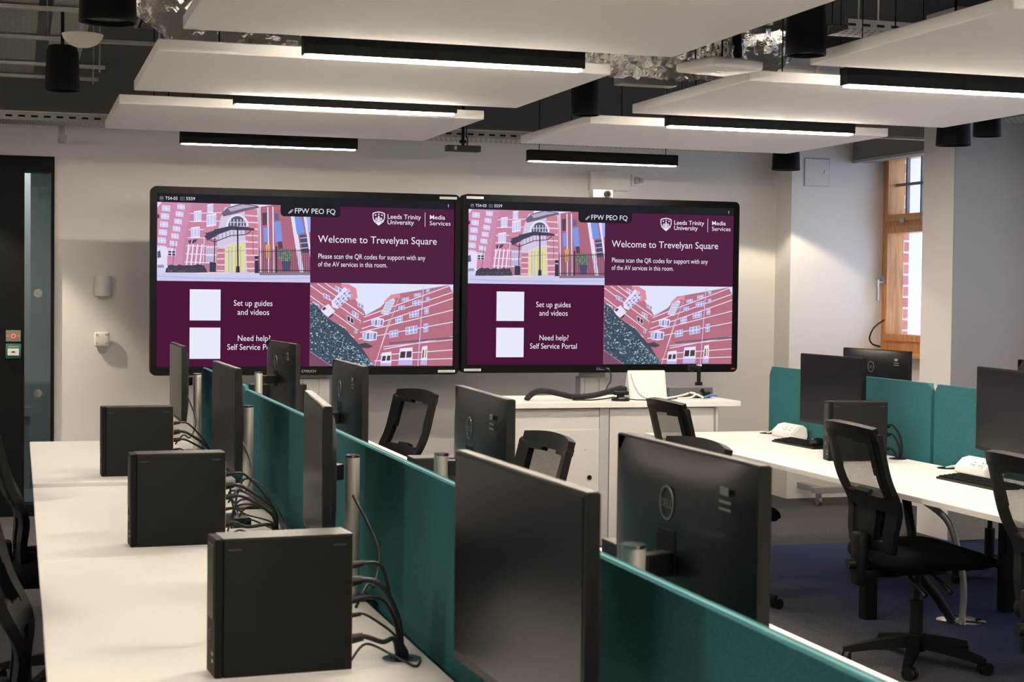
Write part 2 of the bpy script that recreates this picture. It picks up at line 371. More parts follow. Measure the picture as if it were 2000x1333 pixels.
# corridor behind the glass
co = MB().box(-1.6, YB + 3.0, 0, 1.6, YB + 3.1, 2.8).box(-1.7, YB + 0.15, 0, -1.6, YB + 3.1, 2.8).box(1.6, YB + 0.15, 0, 1.7, YB + 3.1, 2.8).box(-1.7, YB + 0.15, 2.75, 1.7, YB + 3.1, 2.85)
struct(co.build('wall_corridor', mat('corridor_wall', (0.30, 0.32, 0.31), 0.8)))
struct(MB().box(-1.7, YB + 0.15, -0.1, 1.7, YB + 3.1, 0).build('floor_corridor', mat('corridor_floor', (0.10, 0.11, 0.105), 0.5)))
tag(MB().box(0.30, YB + 2.2, 0.35, 0.42, YB + 2.45, 2.75).box(0.27, YB + 2.17, 0, 0.45, YB + 2.48, 0.35).build('corridor_column', mat('column_paint', (0.42, 0.43, 0.42), 0.7)), 'pale square column seen through the narrow glass panel by the black door', 'column')
tag(MB().box(0.0, YB + 1.5, 0.0, 0.09, YB + 1.9, 2.75).box(-0.02, YB + 1.48, 0.55, 0.10, YB + 1.92, 0.62).build('corridor_post', mat('post_paint', (0.34, 0.34, 0.33), 0.7)), 'white post in the corridor at the left edge of the narrow glass panel', 'post')
ldc = bpy.data.lights.new('corridor_lamp', 'AREA'); ldc.energy = 45; ldc.size = 1.0; ldc.color = (0.95, 1.0, 0.98)
loc_ = bpy.data.objects.new('corridor_lamp', ldc); COL.objects.link(loc_); loc_.location = (-0.2, YB + 1.2, 2.7)
# windows
def window(idx, y0, y1, detail):
    wn = struct(thing('window_%d' % idx, None, None, (XR, 0, 0)))
    fx0, fx1 = 0.03, 0.10
    f = MB()
    f.box(fx0, y0, SILL + 0.03, fx1, y0 + 0.055, HEAD).box(fx0, y1 - 0.055, SILL + 0.03, fx1, y1, HEAD)
    f.box(fx0, y0 + 0.055, SILL + 0.03, fx1, y1 - 0.055, SILL + 0.11).box(fx0, y0 + 0.055, HEAD - 0.10, fx1, y1 - 0.055, HEAD)
    f.box(fx0, y0 + 0.055, 2.06, fx1, y1 - 0.055, 2.10)
    f.build('window_frame', M_OAK, wn)
    s = MB()
    for (za, zb, t) in ((SILL + 0.11, 2.06, 0.05), (2.10, HEAD - 0.10, 0.05)):
        a, b = y0 + 0.055, y1 - 0.055
        s.box(fx0 - 0.02, a, za, fx1 + 0.05, a + t, zb).box(fx0 - 0.02, b - t, za, fx1 + 0.05, b, zb)
        s.box(fx0 - 0.02, a + t, za, fx1 + 0.05, b - t, za + 0.05).box(fx0 - 0.02, a + t, zb - 0.05, fx1 + 0.05, b - t, zb)
    s.build('window_sash', M_OAK, wn)
    a, b = y0 + 0.105, y1 - 0.105
    MB().box(0.085, a, SILL + 0.16, 0.092, b, 2.01).build('window_pane', M_GLASS, wn)
    MB().box(0.085, a, 2.15, 0.092, b, HEAD - 0.15).build('window_pane', M_GLASS, wn)
    g = MB()
    for k in range(7):
        yy = b - 0.15 - 0.205 * k
        if yy > a + 0.03: g.box(0.075, yy - 0.010, 2.15, 0.10, yy + 0.010, HEAD - 0.15)
    g.box(0.074, a, 2.365, 0.101, b, 2.385)
    g.build('glazing_bar', mat('bar_paint', (0.16, 0.19, 0.21), 0.5), wn)
    MB().box(-0.20, y0, SILL, 0.10, y1, SILL + 0.03, bev=0.005).build('window_sill', M_OAK, wn)
    if detail:
        MB().box(-0.0, y1 - 0.075, 1.62, 0.03, y1 - 0.05, 1.70, bev=0.003).box(-0.055, y1 - 0.085, 1.50, -0.04, y1 - 0.06, 1.66, bev=0.004).cyl((-0.045, y1 - 0.07, 1.64), (0.02, y1 - 0.07, 1.64), 0.008).build('window_handle', M_STEEL, wn, True)
        MB().tube([(0.02, y1 - 0.08, 1.36), (-0.06, y1 - 0.06, 1.30), (-0.09, y1 - 0.04, 1.22), (-0.06, y1 - 0.03, 1.17), (0.0, y1 - 0.04, 1.15)], 0.006).build('opener_cable', M_CABLE, wn, True)
        fx = MB()
        for yy in (y1 - 0.62, y1 - 0.32): fx.box(0.0, yy - 0.03, 2.085, 0.012, yy + 0.03, 2.12, bev=0.003)
        fx.build('vent_catch', M_STEEL, wn)
for i, (a, b) in enumerate(WIN): window(i + 1, a, b, i == 0)
bl = thing('roller_blind', 'grey roller blind rolled up at the head of the oak window', 'blind', (XR - 0.16, 10.05, 0))
MB().prism([(-0.09, 2.545), (0.07, 2.545), (0.09, 2.66), (0.05, 2.76), (-0.07, 2.76)], 'y', -0.84, 0.86, 0.004).build('blind_cassette', M_BLIND, bl)
MB().box(-0.095, -0.84, 2.535, -0.075, 0.86, 2.56, bev=0.004).build('bottom_bar', M_GREY2, bl)
ap_ = thing('access_hatch', 'square white access hatch flush in the bright pier beside the window', 'hatch', (5.745, 10.925, 2.46))
MB().box(-0.105, -0.004, -0.105, 0.105, 0.0, 0.105).build('hatch_frame', M_GREY2, ap_)
MB().box(-0.100, -0.007, -0.100, 0.100, -0.004, 0.100).build('hatch_door', M_WALL, ap_)
MB().cyl((0.07, -0.014, 0.0), (0.07, -0.007, 0.0), 0.012).build('hatch_lock', M_WHITE, ap_)
# outside
tag(MB().box(6.40, 10.835, SILL + 0.001, 6.49, 10.924, HEAD - 0.001).build('brick_pier', M_BRICK), 'sunlit red brick pier outside the far side of the oak window', 'brick wall')
ob = thing('street_building', 'pale building across the street seen through the oak window', 'building', (12.5, 19, -2))
MB().box(-1, -3, 0, 6, 8, 3.4).build('lower_storey', M_PINK, ob)
MB().box(-1.02, -3, 3.4, 6, 8, 3.75).box(-1.02, -3, 4.3, 6, 8, 4.6).build('stone_band', M_PALE, ob)
MB().box(-1.0, -3, 3.75, 6, 8, 4.3).build('upper_storey', M_PALE, ob)
# ------------------------------------------------------------------ suspended ceiling panels
PZ = 2.42
def ceiling_panel(x0, x1, y0, y1, label, ty=0.0):
    t = thing('ceiling_panel', label, 'ceiling panel', ((x0 + x1) / 2, (y0 + y1) / 2, PZ), 0, 'white acoustic boards hung below the soffit')
    a, b = (x1 - x0) / 2, (y1 - y0) / 2
    MB().box(-a, -b, 0, a, b, 0.045, bev=0.003, seg=1).build('acoustic_board', M_PANEL, t)
    for sx in (-1, 1):
        for sy in (-1, 1):
            MB().cyl((sx * (a - 0.25), sy * (b - 0.2), 0.045), (sx * (a - 0.25), sy * (b - 0.2), CEIL - PZ), 0.003, n=6).build('suspension_wire', M_BLACKM, t)
    return t
ceiling_panel(0.535, 2.335, 4.33, 5.59, 'large white ceiling panel at the top centre, nearest of the left row')
ceiling_panel(0.495, 2.29, 6.13, 7.41, 'white ceiling panel second from the screens in the left row')
ceiling_panel(0.462, 2.285, 7.96, 9.25, 'white ceiling panel in the left row, closest to the screen wall')
ceiling_panel(2.90, 4.70, 4.27, 5.585, 'white ceiling panel at the top right corner, nearest of the right row')
ceiling_panel(2.88, 4.62, 6.08, 7.40, 'white ceiling panel in the middle of the right row')
ceiling_panel(2.85, 4.60, 7.92, 9.14, 'white ceiling panel in the right row, closest to the window pier')
# linear pendants
def pendant(x0, x1, y, z, label, n=2):
    t = thing('linear_pendant', label, 'light', ((x0 + x1) / 2, y, z), 0, 'black linear pendant lights')
    a = (x1 - x0) / 2
    MB().box(-a, -0.032, 0.004, a, 0.032, 0.075, bev=0.002, seg=1).build('housing', M_BLACKM, t)
    MB().box(-a + 0.012, -0.024, -0.004 if y < 9 else 0.0, a - 0.012, 0.024, 0.0045).build('diffuser', M_LED, t)
    if y < 9: MB().box(-a + 0.02, -0.02, 0.0745, a - 0.02, 0.02, 0.0765).build('added_uplight', M_ADDED_UP, t)  # unseen strip added to brighten the ceiling void and foil duct
    for sx in (-0.85, 0.85):
        MB().cyl((sx * a, 0, 0.075), (sx * a, 0, CEIL - z), 0.0025, n=6).build('suspension_wire', M_BLACKM, t)
pendant(0.985, 2.06, 5.82, 2.385, 'lit black pendant bar below the nearest left ceiling panel')
pendant(0.95, 2.01, 7.50, 2.385, 'lit black pendant bar between the two farther left ceiling panels')
pendant(0.91, 1.97, 9.66, 2.385, 'lit black pendant bar above the left wall screen')
pendant(3.146, 4.185, 9.93, 2.38, 'lit black pendant bar above the right wall screen')
pendant(3.13, 4.18, 7.56, 2.38, 'lit black pendant bar between the middle and far right ceiling panels')
pendant(3.169, 4.24, 5.81, 2.38, 'lit black pendant bar cut by the right edge, under the near right panel')
for yy in (4.0, 2.2, 0.4, -1.4):
    for xx in (1.5, 3.7): pendant(xx - 0.53, xx + 0.53, yy, 2.385, 'lit black pendant bar added unseen behind the viewpoint')  # unseen pendants added for their light on the room
for yy in (8.2, 5.6, 3.0, 0.4): pendant(-2.0, -0.95, yy, 2.385, 'lit black pendant bar added unseen over the aisle left of the picture')  # aisle row out of view, added to brighten the room
# downlights
def downlight(x, y, z, d, h, label, on=True, top=CEIL, power=DOWN, cone=101, blend=0.3):
    t = thing('downlight', label, 'light', (x, y, z), 0, 'black cylinder downlights')
    r = d / 2
    MB().lathe([(r - 0.008, 0.03), (r - 0.006, 0.0), (r, 0.0), (r * 0.93, h - 0.03), (r * 0.80, h), (0.02, h)], n=36).build('can', M_BLACKM, t, True, 0.7)
    MB().cyl((0, 0, h), (0, 0, top - z), 0.008, n=10).build('stem', M_BLACKM, t, True)
    MB().cyl((0, 0, 0.018), (0, 0, 0.022), r - 0.009, n=32).build('lens', M_DOWN if on else M_OFF, t)
    if on:
        l = bpy.data.lights.new('downlight_lamp', 'SPOT'); l.energy = power; l.spot_size = math.radians(cone); l.spot_blend = blend; l.shadow_soft_size = 0.02; l.color = (1.0, 0.84, 0.62)
        lo = bpy.data.objects.new('downlight_lamp', l); COL.objects.link(lo); lo.parent = t; lo.location = (0, 0, 0.012)
downlight(0.19, 7.55, 2.42, 0.152, 0.20, 'black tapered downlight hanging under the cable trays at the left', False, 2.772)
downlight(0.285, 5.55, 2.42, 0.19, 0.22, 'black downlight cut by the top edge at the left, above the cream dome', False, 2.79)
downlight(2.70, 7.58, 2.42, 0.140, 0.22, 'black downlight between left and right ceiling panels, above the right screen', False)
downlight(2.77, 5.37, 2.42, 0.150, 0.22, 'black downlight at the top right, between the two nearest ceiling panels', False)
downlight(5.20, 10.35, 2.42, 0.20, 0.17, 'black downlight at the corner pier, lighting a cone on the wall', True, CEIL, 62.0, 118, 0.15)
downlight(5.10, 8.06, 2.40, 0.195, 0.18, 'black downlight right of the oak window, left one of two close together', False)
downlight(5.03, 7.62, 2.41, 0.150, 0.17, 'black downlight at the right edge, right one of two close together', False)
downlight(-0.5, 10.72, 2.42, 0.15, 0.20, 'black downlight left of the picture over the black door', True, CEIL, 170.0)
# ------------------------------------------------------------------ services above
def tray(x0, x1, y0, y1, z, name, label, m_, lip=0.05):
    t = thing(name, label, 'cable tray', ((x0 + x1) / 2, (y0 + y1) / 2, z), 0, 'perforated steel cable trays')
    a, b = (x1 - x0) / 2, (y1 - y0) / 2
    MB().box(-a, -b, 0, a, b, 0.002).build('tray_base', m_, t)
    L = MB()
    if a > b: L.box(-a, -b, 0.002, a, -b + 0.003, lip).box(-a, b - 0.003, 0.002, a, b, lip)
    else: L.box(-a, -b, 0.002, -a + 0.003, b, lip).box(a - 0.003, -b, 0.002, a, b, lip)
    L.build('tray_side', M_STEEL, t)
    sl = MB()
    n = int(2 * max(a, b) / 0.075)
    if a > b:
        for k in range(n): sl.box(-a + 0.075 * k, -b - 0.001, 0.018, -a + 0.075 * k + 0.04, -b - 0.0002, 0.03)
        sl.build('side_slots', M_BLACKM, t)['kind'] = 'stuff'
    else: sl.bm.free()
    for q in (-0.8, 0.8):
        for ss in (-1, 1):
            p = (q * a, ss * b * 0.92) if a > b else (ss * a * 0.92, q * b)
            MB().cyl((p[0], p[1], 0.002), (p[0], p[1], CEIL - z), 0.005, n=6).build('hanger_rod', M_STEEL, t)
    return t
tray(-0.42, 0.088, 5.0, 10.2, 2.80, 'cable_tray', 'wide perforated cable tray running to the wall at the left edge', M_PERF)
tray(0.152, 0.325, 5.0, 10.2, 2.80, 'cable_tray', 'narrower perforated cable tray second from the left edge', M_PERF)
tray(-1.2, 5.0, 10.32, 10.62, 2.555, 'cable_tray', 'long slotted cable tray running across above the two wall screens', M_PERFX)
tray(3.7, 5.3, 6.75, 6.95, 2.78, 'cable_tray', 'perforated cable tray behind the downlight at the top right', M_PERFX)
tray(5.72, 5.95, 7.3, 8.7, 2.62, 'cable_tray', 'perforated cable tray running towards the roller blind', M_PERF)
def strut(x0, x1, y, z, label):
    t = thing('support_strut', label, 'strut', ((x0 + x1) / 2, y, z), 0, 'galvanised channel struts under the cable trays')
    a = (x1 - x0) / 2
    MB().box(-a, -0.02, -0.02, a, 0.02, -0.003).build('channel', M_STEEL, t)
    for sx in (-1, 1): MB().cyl((sx * (a - 0.03), 0, -0.04), (sx * (a - 0.03), 0, CEIL - z), 0.005, n=8).build('threaded_rod', M_STEEL, t)
strut(-0.5, 0.98, 7.55, 2.795, 'galvanised strut nearest, behind the cream dome')
strut(-0.5, 0.72, 8.45, 2.795, 'galvanised strut behind the top of the left tapered downlight')
strut(-0.5, 0.47, 9.45, 2.795, 'galvanised strut crossing behind the middle of the left tapered downlight')
strut(-0.5, 0.46, 10.02, 2.795, 'galvanised strut just below the left tapered downlight, close to the wall')
strut(5.1, 5.97, 9.4, 2.59, 'short pale strut above the roller blind')
strut(5.1, 6.2, 7.4, 2.55, 'short pale strut at the right edge beside the paired downlights')
wp = thing('wall_channel', 'pale steel channel with fixings along the top left of the back wall', 'channel', (-0.3, 10.9, 2.62))
MB().box(-0.9, -0.02, 0, 0.85, 0.02, 0.03).build('channel', M_STEEL, wp)
MB().box(0.55, -0.16, -0.14, 0.60, 0.12, -0.11, mtx=Matrix.Rotation(0.0, 4, 'Z')).box(0.55, 0.0, -0.12, 0.59, 0.02, 0.0).build('bracket', M_STEEL, wp)
for xx in (-0.6, -0.25, 0.1): MB().cyl((xx, 0, 0.03), (xx, 0, CEIL - 2.62), 0.005, n=6).build('threaded_rod', M_STEEL, wp)
fd_ = thing('foil_duct', 'wrinkled silver foil duct crossing above the left ceiling panels', 'duct', (2.0, 6.95, 2.70))
MB().tube([(1.15, -0.05, 0.0), (0.9, 0, 0), (0.0, 0, 0), (-1.12, 0, 0)], 0.165, n=64, sub=40).crumple(0.055, 11.0).build('duct_run', M_FOIL, fd_, True, 0.5)
MB().tube([(-1.10, 0, 0), (-1.26, -0.02, 0.015), (-1.40, -0.08, 0.08), (-1.47, -0.16, 0.22), (-1.48, -0.22, 0.40), (-1.48, -0.25, 0.63)], 0.168, n=56, sub=14).crumple(0.034, 9.0).build('duct_elbow', M_FOIL, fd_, True, 0.5)
MB().tube([(1.15, -0.05, 0.0), (1.32, -0.05, 0.03), (1.40, 0.0, 0.12), (1.42, 0.1, 0.3), (1.42, 0.15, 0.63)], 0.166, n=56, sub=14).crumple(0.034, 9.0).build('duct_elbow', M_FOIL, fd_, True, 0.5)
for x in (-0.5, 0.62): MB().cyl((x - 0.012, 0, 0), (x + 0.012, 0, 0), 0.172, n=32).build('duct_clip', M_STEEL, fd_, True)
sd = thing('spiral_duct', 'dull round metal duct at the upper right behind the ceiling panels', 'duct', (4.62, 7.84, 2.80))
MB().tube([(0.95, 0, 0), (0.6, 0, 0), (-0.3, 0, 0), (-0.85, 0, 0)], 0.20, n=32, sub=6).build('duct_run', M_SPIRAL, sd, True, 1.2)
MB().tube([(-0.85, 0, 0.0), (-1.0, 0, 0.04), (-1.06, 0.0, 0.18), (-1.06, 0.0, 0.58)], 0.2, n=32, sub=6).build('duct_elbow', M_SPIRAL, sd, True, 1.2)
for x in (-0.6, -0.1, 0.4, 0.9): MB().cyl((x - 0.01, 0, 0), (x + 0.01, 0, 0), 0.208, n=32).build('duct_collar', M_STEEL, sd, True)
fc = thing('fan_unit', 'dark fan unit with louvred grille above the top right ceiling panel', 'air unit', (4.65, 6.35, 2.95))
MB().box(-0.6, -0.25, 0, 0.6, 0.35, 0.38).build('casing', M_BLACKM, fc)
gv = MB()
for k in range(9): gv.box(-0.5, -0.262, 0.03 + k * 0.036, 0.5, -0.25, 0.046 + k * 0.036)
gv.build('grille', mat('grille_metal', (0.06, 0.06, 0.06), 0.5, 0.5), fc)
sb = thing('soffit_box', 'grey service duct boxed against the soffit at the upper left', 'duct', (1.0, 9.2, 3.04))
MB().box(-0.35, -0.4, 0, 1.25, 0.4, 0.3, bev=0.01).build('box_duct', mat('dark_galvanised', (0.12, 0.12, 0.115), 0.5, 0.6), sb)
MB().box(-0.36, -0.42, 0.0, -0.33, 0.42, 0.32).build('flange', M_STEEL, sb)
jb = thing('junction_box', 'grey power box with two blue sockets under the foil duct', 'junction box', (2.93, 7.35, 2.55))
MB().box(-0.15, -0.05, 0, 0.15, 0.05, 0.10, bev=0.005).cyl((0, 0, 0.1), (0, 0, CEIL - 2.55), 0.005, n=6).build('box_shell', M_GREYP, jb)
for x in (-0.075, 0.045): MB().box(x - 0.022, -0.075, 0.03, x + 0.022, -0.05, 0.065, bev=0.004).build('blue_socket', M_BLUESOCK, jb)
dm = thing('ceiling_dome', 'cream dome antenna hanging under the strut at the upper left', 'dome', (0.235, 6.4, 2.50))
MB().lathe([(0.004, -0.045), (0.03, -0.043), (0.055, -0.032), (0.072, -0.012), (0.078, 0.004), (0.0, 0.006)], n=32).build('dome_shell', M_CREAM, dm, True)
MB().cyl((0, 0, 0.006), (0, 0, CEIL - 2.50), 0.010, n=12).build('stem', M_GREY2, dm, True)
wa = thing('wireless_access_point', 'white square wireless access point between the ceiling panels, upper right', 'access point', (2.655, 5.88, 2.42), math.radians(14))
MB().box(-0.125, -0.125, 0, 0.125, 0.125, 0.04, bev=0.012, seg=3).build('shell', M_WHITE, wa, True)
MB().box(-0.01, -0.004, -0.001, 0.02, 0.002, 0.0).build('status_light', M_GREENLED, wa)
MB().cyl((0.03, 0.02, 0.04), (0.03, 0.02, CEIL - 2.42), 0.004, n=8).cyl((-0.08, 0.05, 0.04), (-0.08, 0.05, CEIL - 2.42), 0.003, n=8).build('mount_rod', M_BLACKM, wa)
# tracking bar hung in front of the wall
tb = thing('sensor_bar', 'black sensor bar on a short drop bracket above the gap between the screens', 'sensor', (2.54, 9.3, 2.37))
MB().box(-0.105, -0.03, 0, 0.105, 0.03, 0.036, bev=0.004).build('bar', M_BLACK, tb)
MB().box(-0.06, -0.031, 0.008, -0.045, -0.0295, 0.03).build('lens_strip', M_GREYP, tb)
MB().box(-0.008, -0.006, 0.036, 0.008, 0.006, CEIL - 2.37).build('drop_bracket', M_BLACKM, tb)
MB().cyl((-0.02, 0, 0.06), (0.02, 0, 0.06), 0.010).build('pivot', M_BLACKM, tb)
MB().tube([(0.025, 0, 0.036), (0.03, 0.0, 0.07), (0.02, 0, 0.1), (0.022, 0, 0.16), (0.012, 0, 0.2)], 0.004).build('lead', M_CABLE, tb, True)
# ------------------------------------------------------------------ wall fittings
el = thing('emergency_light', 'white curved emergency light box on the wall above the right screen', 'light fitting', (4.18, YB, 2.36))
MB().prism([(-0.17, -0.07), (0.13, -0.07), (0.145, -0.03), (0.145, 0.05), (0.06, 0.066), (-0.04, 0.075), (-0.17, 0.065)], 'y', -0.055, 0, 0.006).build('housing', M_WHITE, el, True, 0.5)
so = thing('wall_socket', 'white double socket plate beside the emergency light', 'socket', (4.40, YB, 2.375))
MB().box(-0.05, -0.012, -0.045, 0.05, 0, 0.045, bev=0.003).build('plate', M_WHITE, so)
MB().box(-0.03, -0.035, -0.03, 0.0, -0.012, 0.02, bev=0.003).box(0.01, -0.03, -0.02, 0.035, -0.012, 0.015, bev=0.003).build('plug', M_GREY2, so)
ws = thing('wall_speaker', 'white half-round sounder on the wall left of the left screen, upper of two', 'sounder', (0.545, YB, 1.545))
MB().prism([(-0.055, 0), (0.055, 0), (0.052, -0.05), (0.03, -0.075), (0.0, -0.082), (-0.03, -0.075), (-0.052, -0.05)], 'z', -0.07, 0.065, 0.006).build('shell', M_WHITE, ws, True, 0.7)
MB().box(-0.03, -0.05, -0.085, 0.03, -0.005, -0.07).build('base_plate', M_GREY2, ws)
ts = thing('wall_sensor', 'small white square wall box with four screws, below the sounder', 'wall box', (0.54, YB, 1.18))
MB().box(-0.05, -0.05, -0.045, 0.05, -0.02, 0.055, bev=0.012, seg=3).build('shell', M_WHITE, ts, True)
MB().prism([(-0.035, -0.045), (0.035, -0.045), (0.02, -0.085), (-0.02, -0.085)], 'y', -0.03, 0.0).build('bracket', M_GREY2, ts)
sc = MB()
for x in (-0.032, 0.032):
    for z in (-0.022, 0.035): sc.cyl((x, -0.053, z), (x, -0.049, z), 0.008, n=14)
sc.build('screw', M_GREY2, ts)
eb = thing('exit_button', 'grey door release plate with a glowing red ring on the black door frame', 'button', (-0.028, YB - 0.03, 1.205))
MB().box(-0.048, -0.012, -0.038, 0.048, 0, 0.038, bev=0.003).build('plate', mat('plate_grey', (0.20, 0.20, 0.18), 0.4, 0.4), eb)
rg = MB().ring((0, 0, 0), 0.009, 0.015, 0, 0.004); rg.xf(Matrix.Translation((0, -0.012, 0)) @ Matrix.Rotation(PI / 2, 4, 'X')); rg.build('ring_light', M_REDLED, eb)
tx = bmesh.new(); fx_ = MB(); fx_.bm.free(); fx_.bm = tx
RXM = Matrix.Rotation(PI / 2, 4, 'X')
for sx in (-0.034, 0.034): fx_.box(sx - 0.004, -0.0135, -0.002, sx + 0.004, -0.0125, 0.002)
fx_.build('printed_mark', M_REDLED, eb)
tp = MB(); add_text(tp.bm, 'PRESS TO EXIT', 0.012, Matrix.Translation((0, -0.0128, 0.022)) @ RXM, align='CENTER'); tp.build('printed_text', M_LABEL, eb)
cp = thing('break_glass_point', 'green emergency break glass point below the release plate', 'call point', (-0.028, YB - 0.03, 1.105))
MB().box(-0.05, -0.035, -0.05, 0.05, 0, 0.05, bev=0.006).build('housing', M_GREEN, cp, True)
MB().box(-0.036, -0.038, -0.028, 0.036, -0.035, 0.018, bev=0.001, seg=1).build('glass_plate', M_STICK, cp)
ar = MB(); ar.box(-0.014, -0.0395, -0.006, 0.014, -0.0382, -0.003); ar.box(-0.005, -0.0395, -0.010, 0.005, -0.0382, 0.001); ar.build('arrow_mark', M_BLACKM, cp)
tp = MB(); add_text(tp.bm, 'EMERGENCY', 0.012, Matrix.Translation((0, -0.0362, 0.026)) @ RXM, align='CENTER'); tp.build('printed_text', M_STICK, cp)
# ------------------------------------------------------------------ wall screens
class Pic:
    """flat picture shown by a screen: coloured polygons, later ones nearer the glass by a hair"""
    def __init__(s, base=0.0, clip=None):
        s.bm = bmesh.new(); s.lay = s.bm.loops.layers.float_color.new('picture'); s.n = 0; s.base = base; s.clip = clip; s.map = lambda x, y: (x, y); s.same = False; s.tint = 0.0
    def poly(s, pts, col):
        if not s.same: s.n += 1
        y = -s.base - 0.00003 * s.n
        if s.tint: col = tuple(v + (q - v) * s.tint for v, q in zip(col, (214, 204, 250)))
        c = (*lin(col), 1)
        P = [s.map(*p) for p in pts]
        if s.clip:
            for (ax, lim, sg) in ((0, s.clip[0], 1), (0, s.clip[1], -1), (1, s.clip[2], 1), (1, s.clip[3], -1)):
                Q = []
                for i in range(len(P)):
                    p, q = P[i - 1], P[i]; dp, dq = sg * (p[ax] - lim), sg * (q[ax] - lim)
                    if (dp >= 0) != (dq >= 0):
                        t = dp / (dp - dq); Q.append((p[0] + (q[0] - p[0]) * t, p[1] + (q[1] - p[1]) * t))
                    if dq >= 0: Q.append(q)
                P = Q
                if len(P) < 3: return
        try: f = s.bm.faces.new([s.bm.verts.new((p[0], y, p[1])) for p in P])
        except ValueError: return
        for l in f.loops: l[s.lay] = c
    def many(s): s.n += 1; s.same = True; return s
    def one(s): s.same = False; return s
    def rect(s, x0, y0, x1, y1, col): s.poly([(x0, y0), (x1, y0), (x1, y1), (x0, y1)], col)
    def line(s, a, b, wd, col):
        dx, dy = b[0] - a[0], b[1] - a[1]; L = math.hypot(dx, dy); nx, ny = -dy / L * wd / 2, dx / L * wd / 2
        s.poly([(a[0] + nx, a[1] + ny), (b[0] + nx, b[1] + ny), (b[0] - nx, b[1] - ny), (a[0] - nx, a[1] - ny)], col)
    def pl(s, pts, wd, col):
        for a, b in zip(pts, pts[1:]): s.line(a, b, wd, col)
    def build(s, name, parent):
        bmesh.ops.triangulate(s.bm, faces=s.bm.faces[:])
        for f in s.bm.faces:
            f.normal_update()
            if f.normal.y > 0: f.normal_flip()
        me = bpy.data.meshes.new(name); s.bm.to_mesh(me); s.bm.free(); me.materials.append(M_PIC)
        o = bpy.data.objects.new(name, me); COL.objects.link(o); o.parent = parent; return o
MAROON = (80, 28, 62); WHITE = (238, 238, 255)
def bil(x0, x1, yt0, yt1, yb0, yb1, u0, u1, v0, v1):
    """crop pixels of the picture -> metres on the screen"""
    def f(x, y):
        t = (x - x0) / (x1 - x0); yt = yt0 + (yt1 - yt0) * t; yb = yb0 + (yb1 - yb0) * t
        return (u0 + (u1 - u0) * t, -(v0 + (v1 - v0) * (y - yt) / (yb - yt)))
    return f
rnd = random.Random(3)
def bricks(P, quad, n, col, wd=1.2):
    (a, b, c, d) = quad
    for k in range(1, n):
        t = k / n; P.line((a[0] + (d[0] - a[0]) * t, a[1] + (d[1] - a[1]) * t), (b[0] + (c[0] - b[0]) * t, b[1] + (c[1] - b[1]) * t), wd, col)
def win(P, x, y, w, h, sk=0.0, glassc=(225, 225, 255), fr=(240, 236, 255), nx=2, ny=2):
    P.poly([(x, y), (x + w, y + sk * w), (x + w, y + sk * w + h), (x, y + h)], fr)
    for i in range(nx):
        for j in range(ny):
            a = x + w * (i + .12) / nx; b = x + w * (i + .9) / nx; c = y + sk * (a - x) + h * (j + .12) / ny; d = c + h * .76 / ny
            P.poly([(a, c), (b, c + sk * (b - a)), (b, d + sk * (b - a)), (a, d)], glassc)
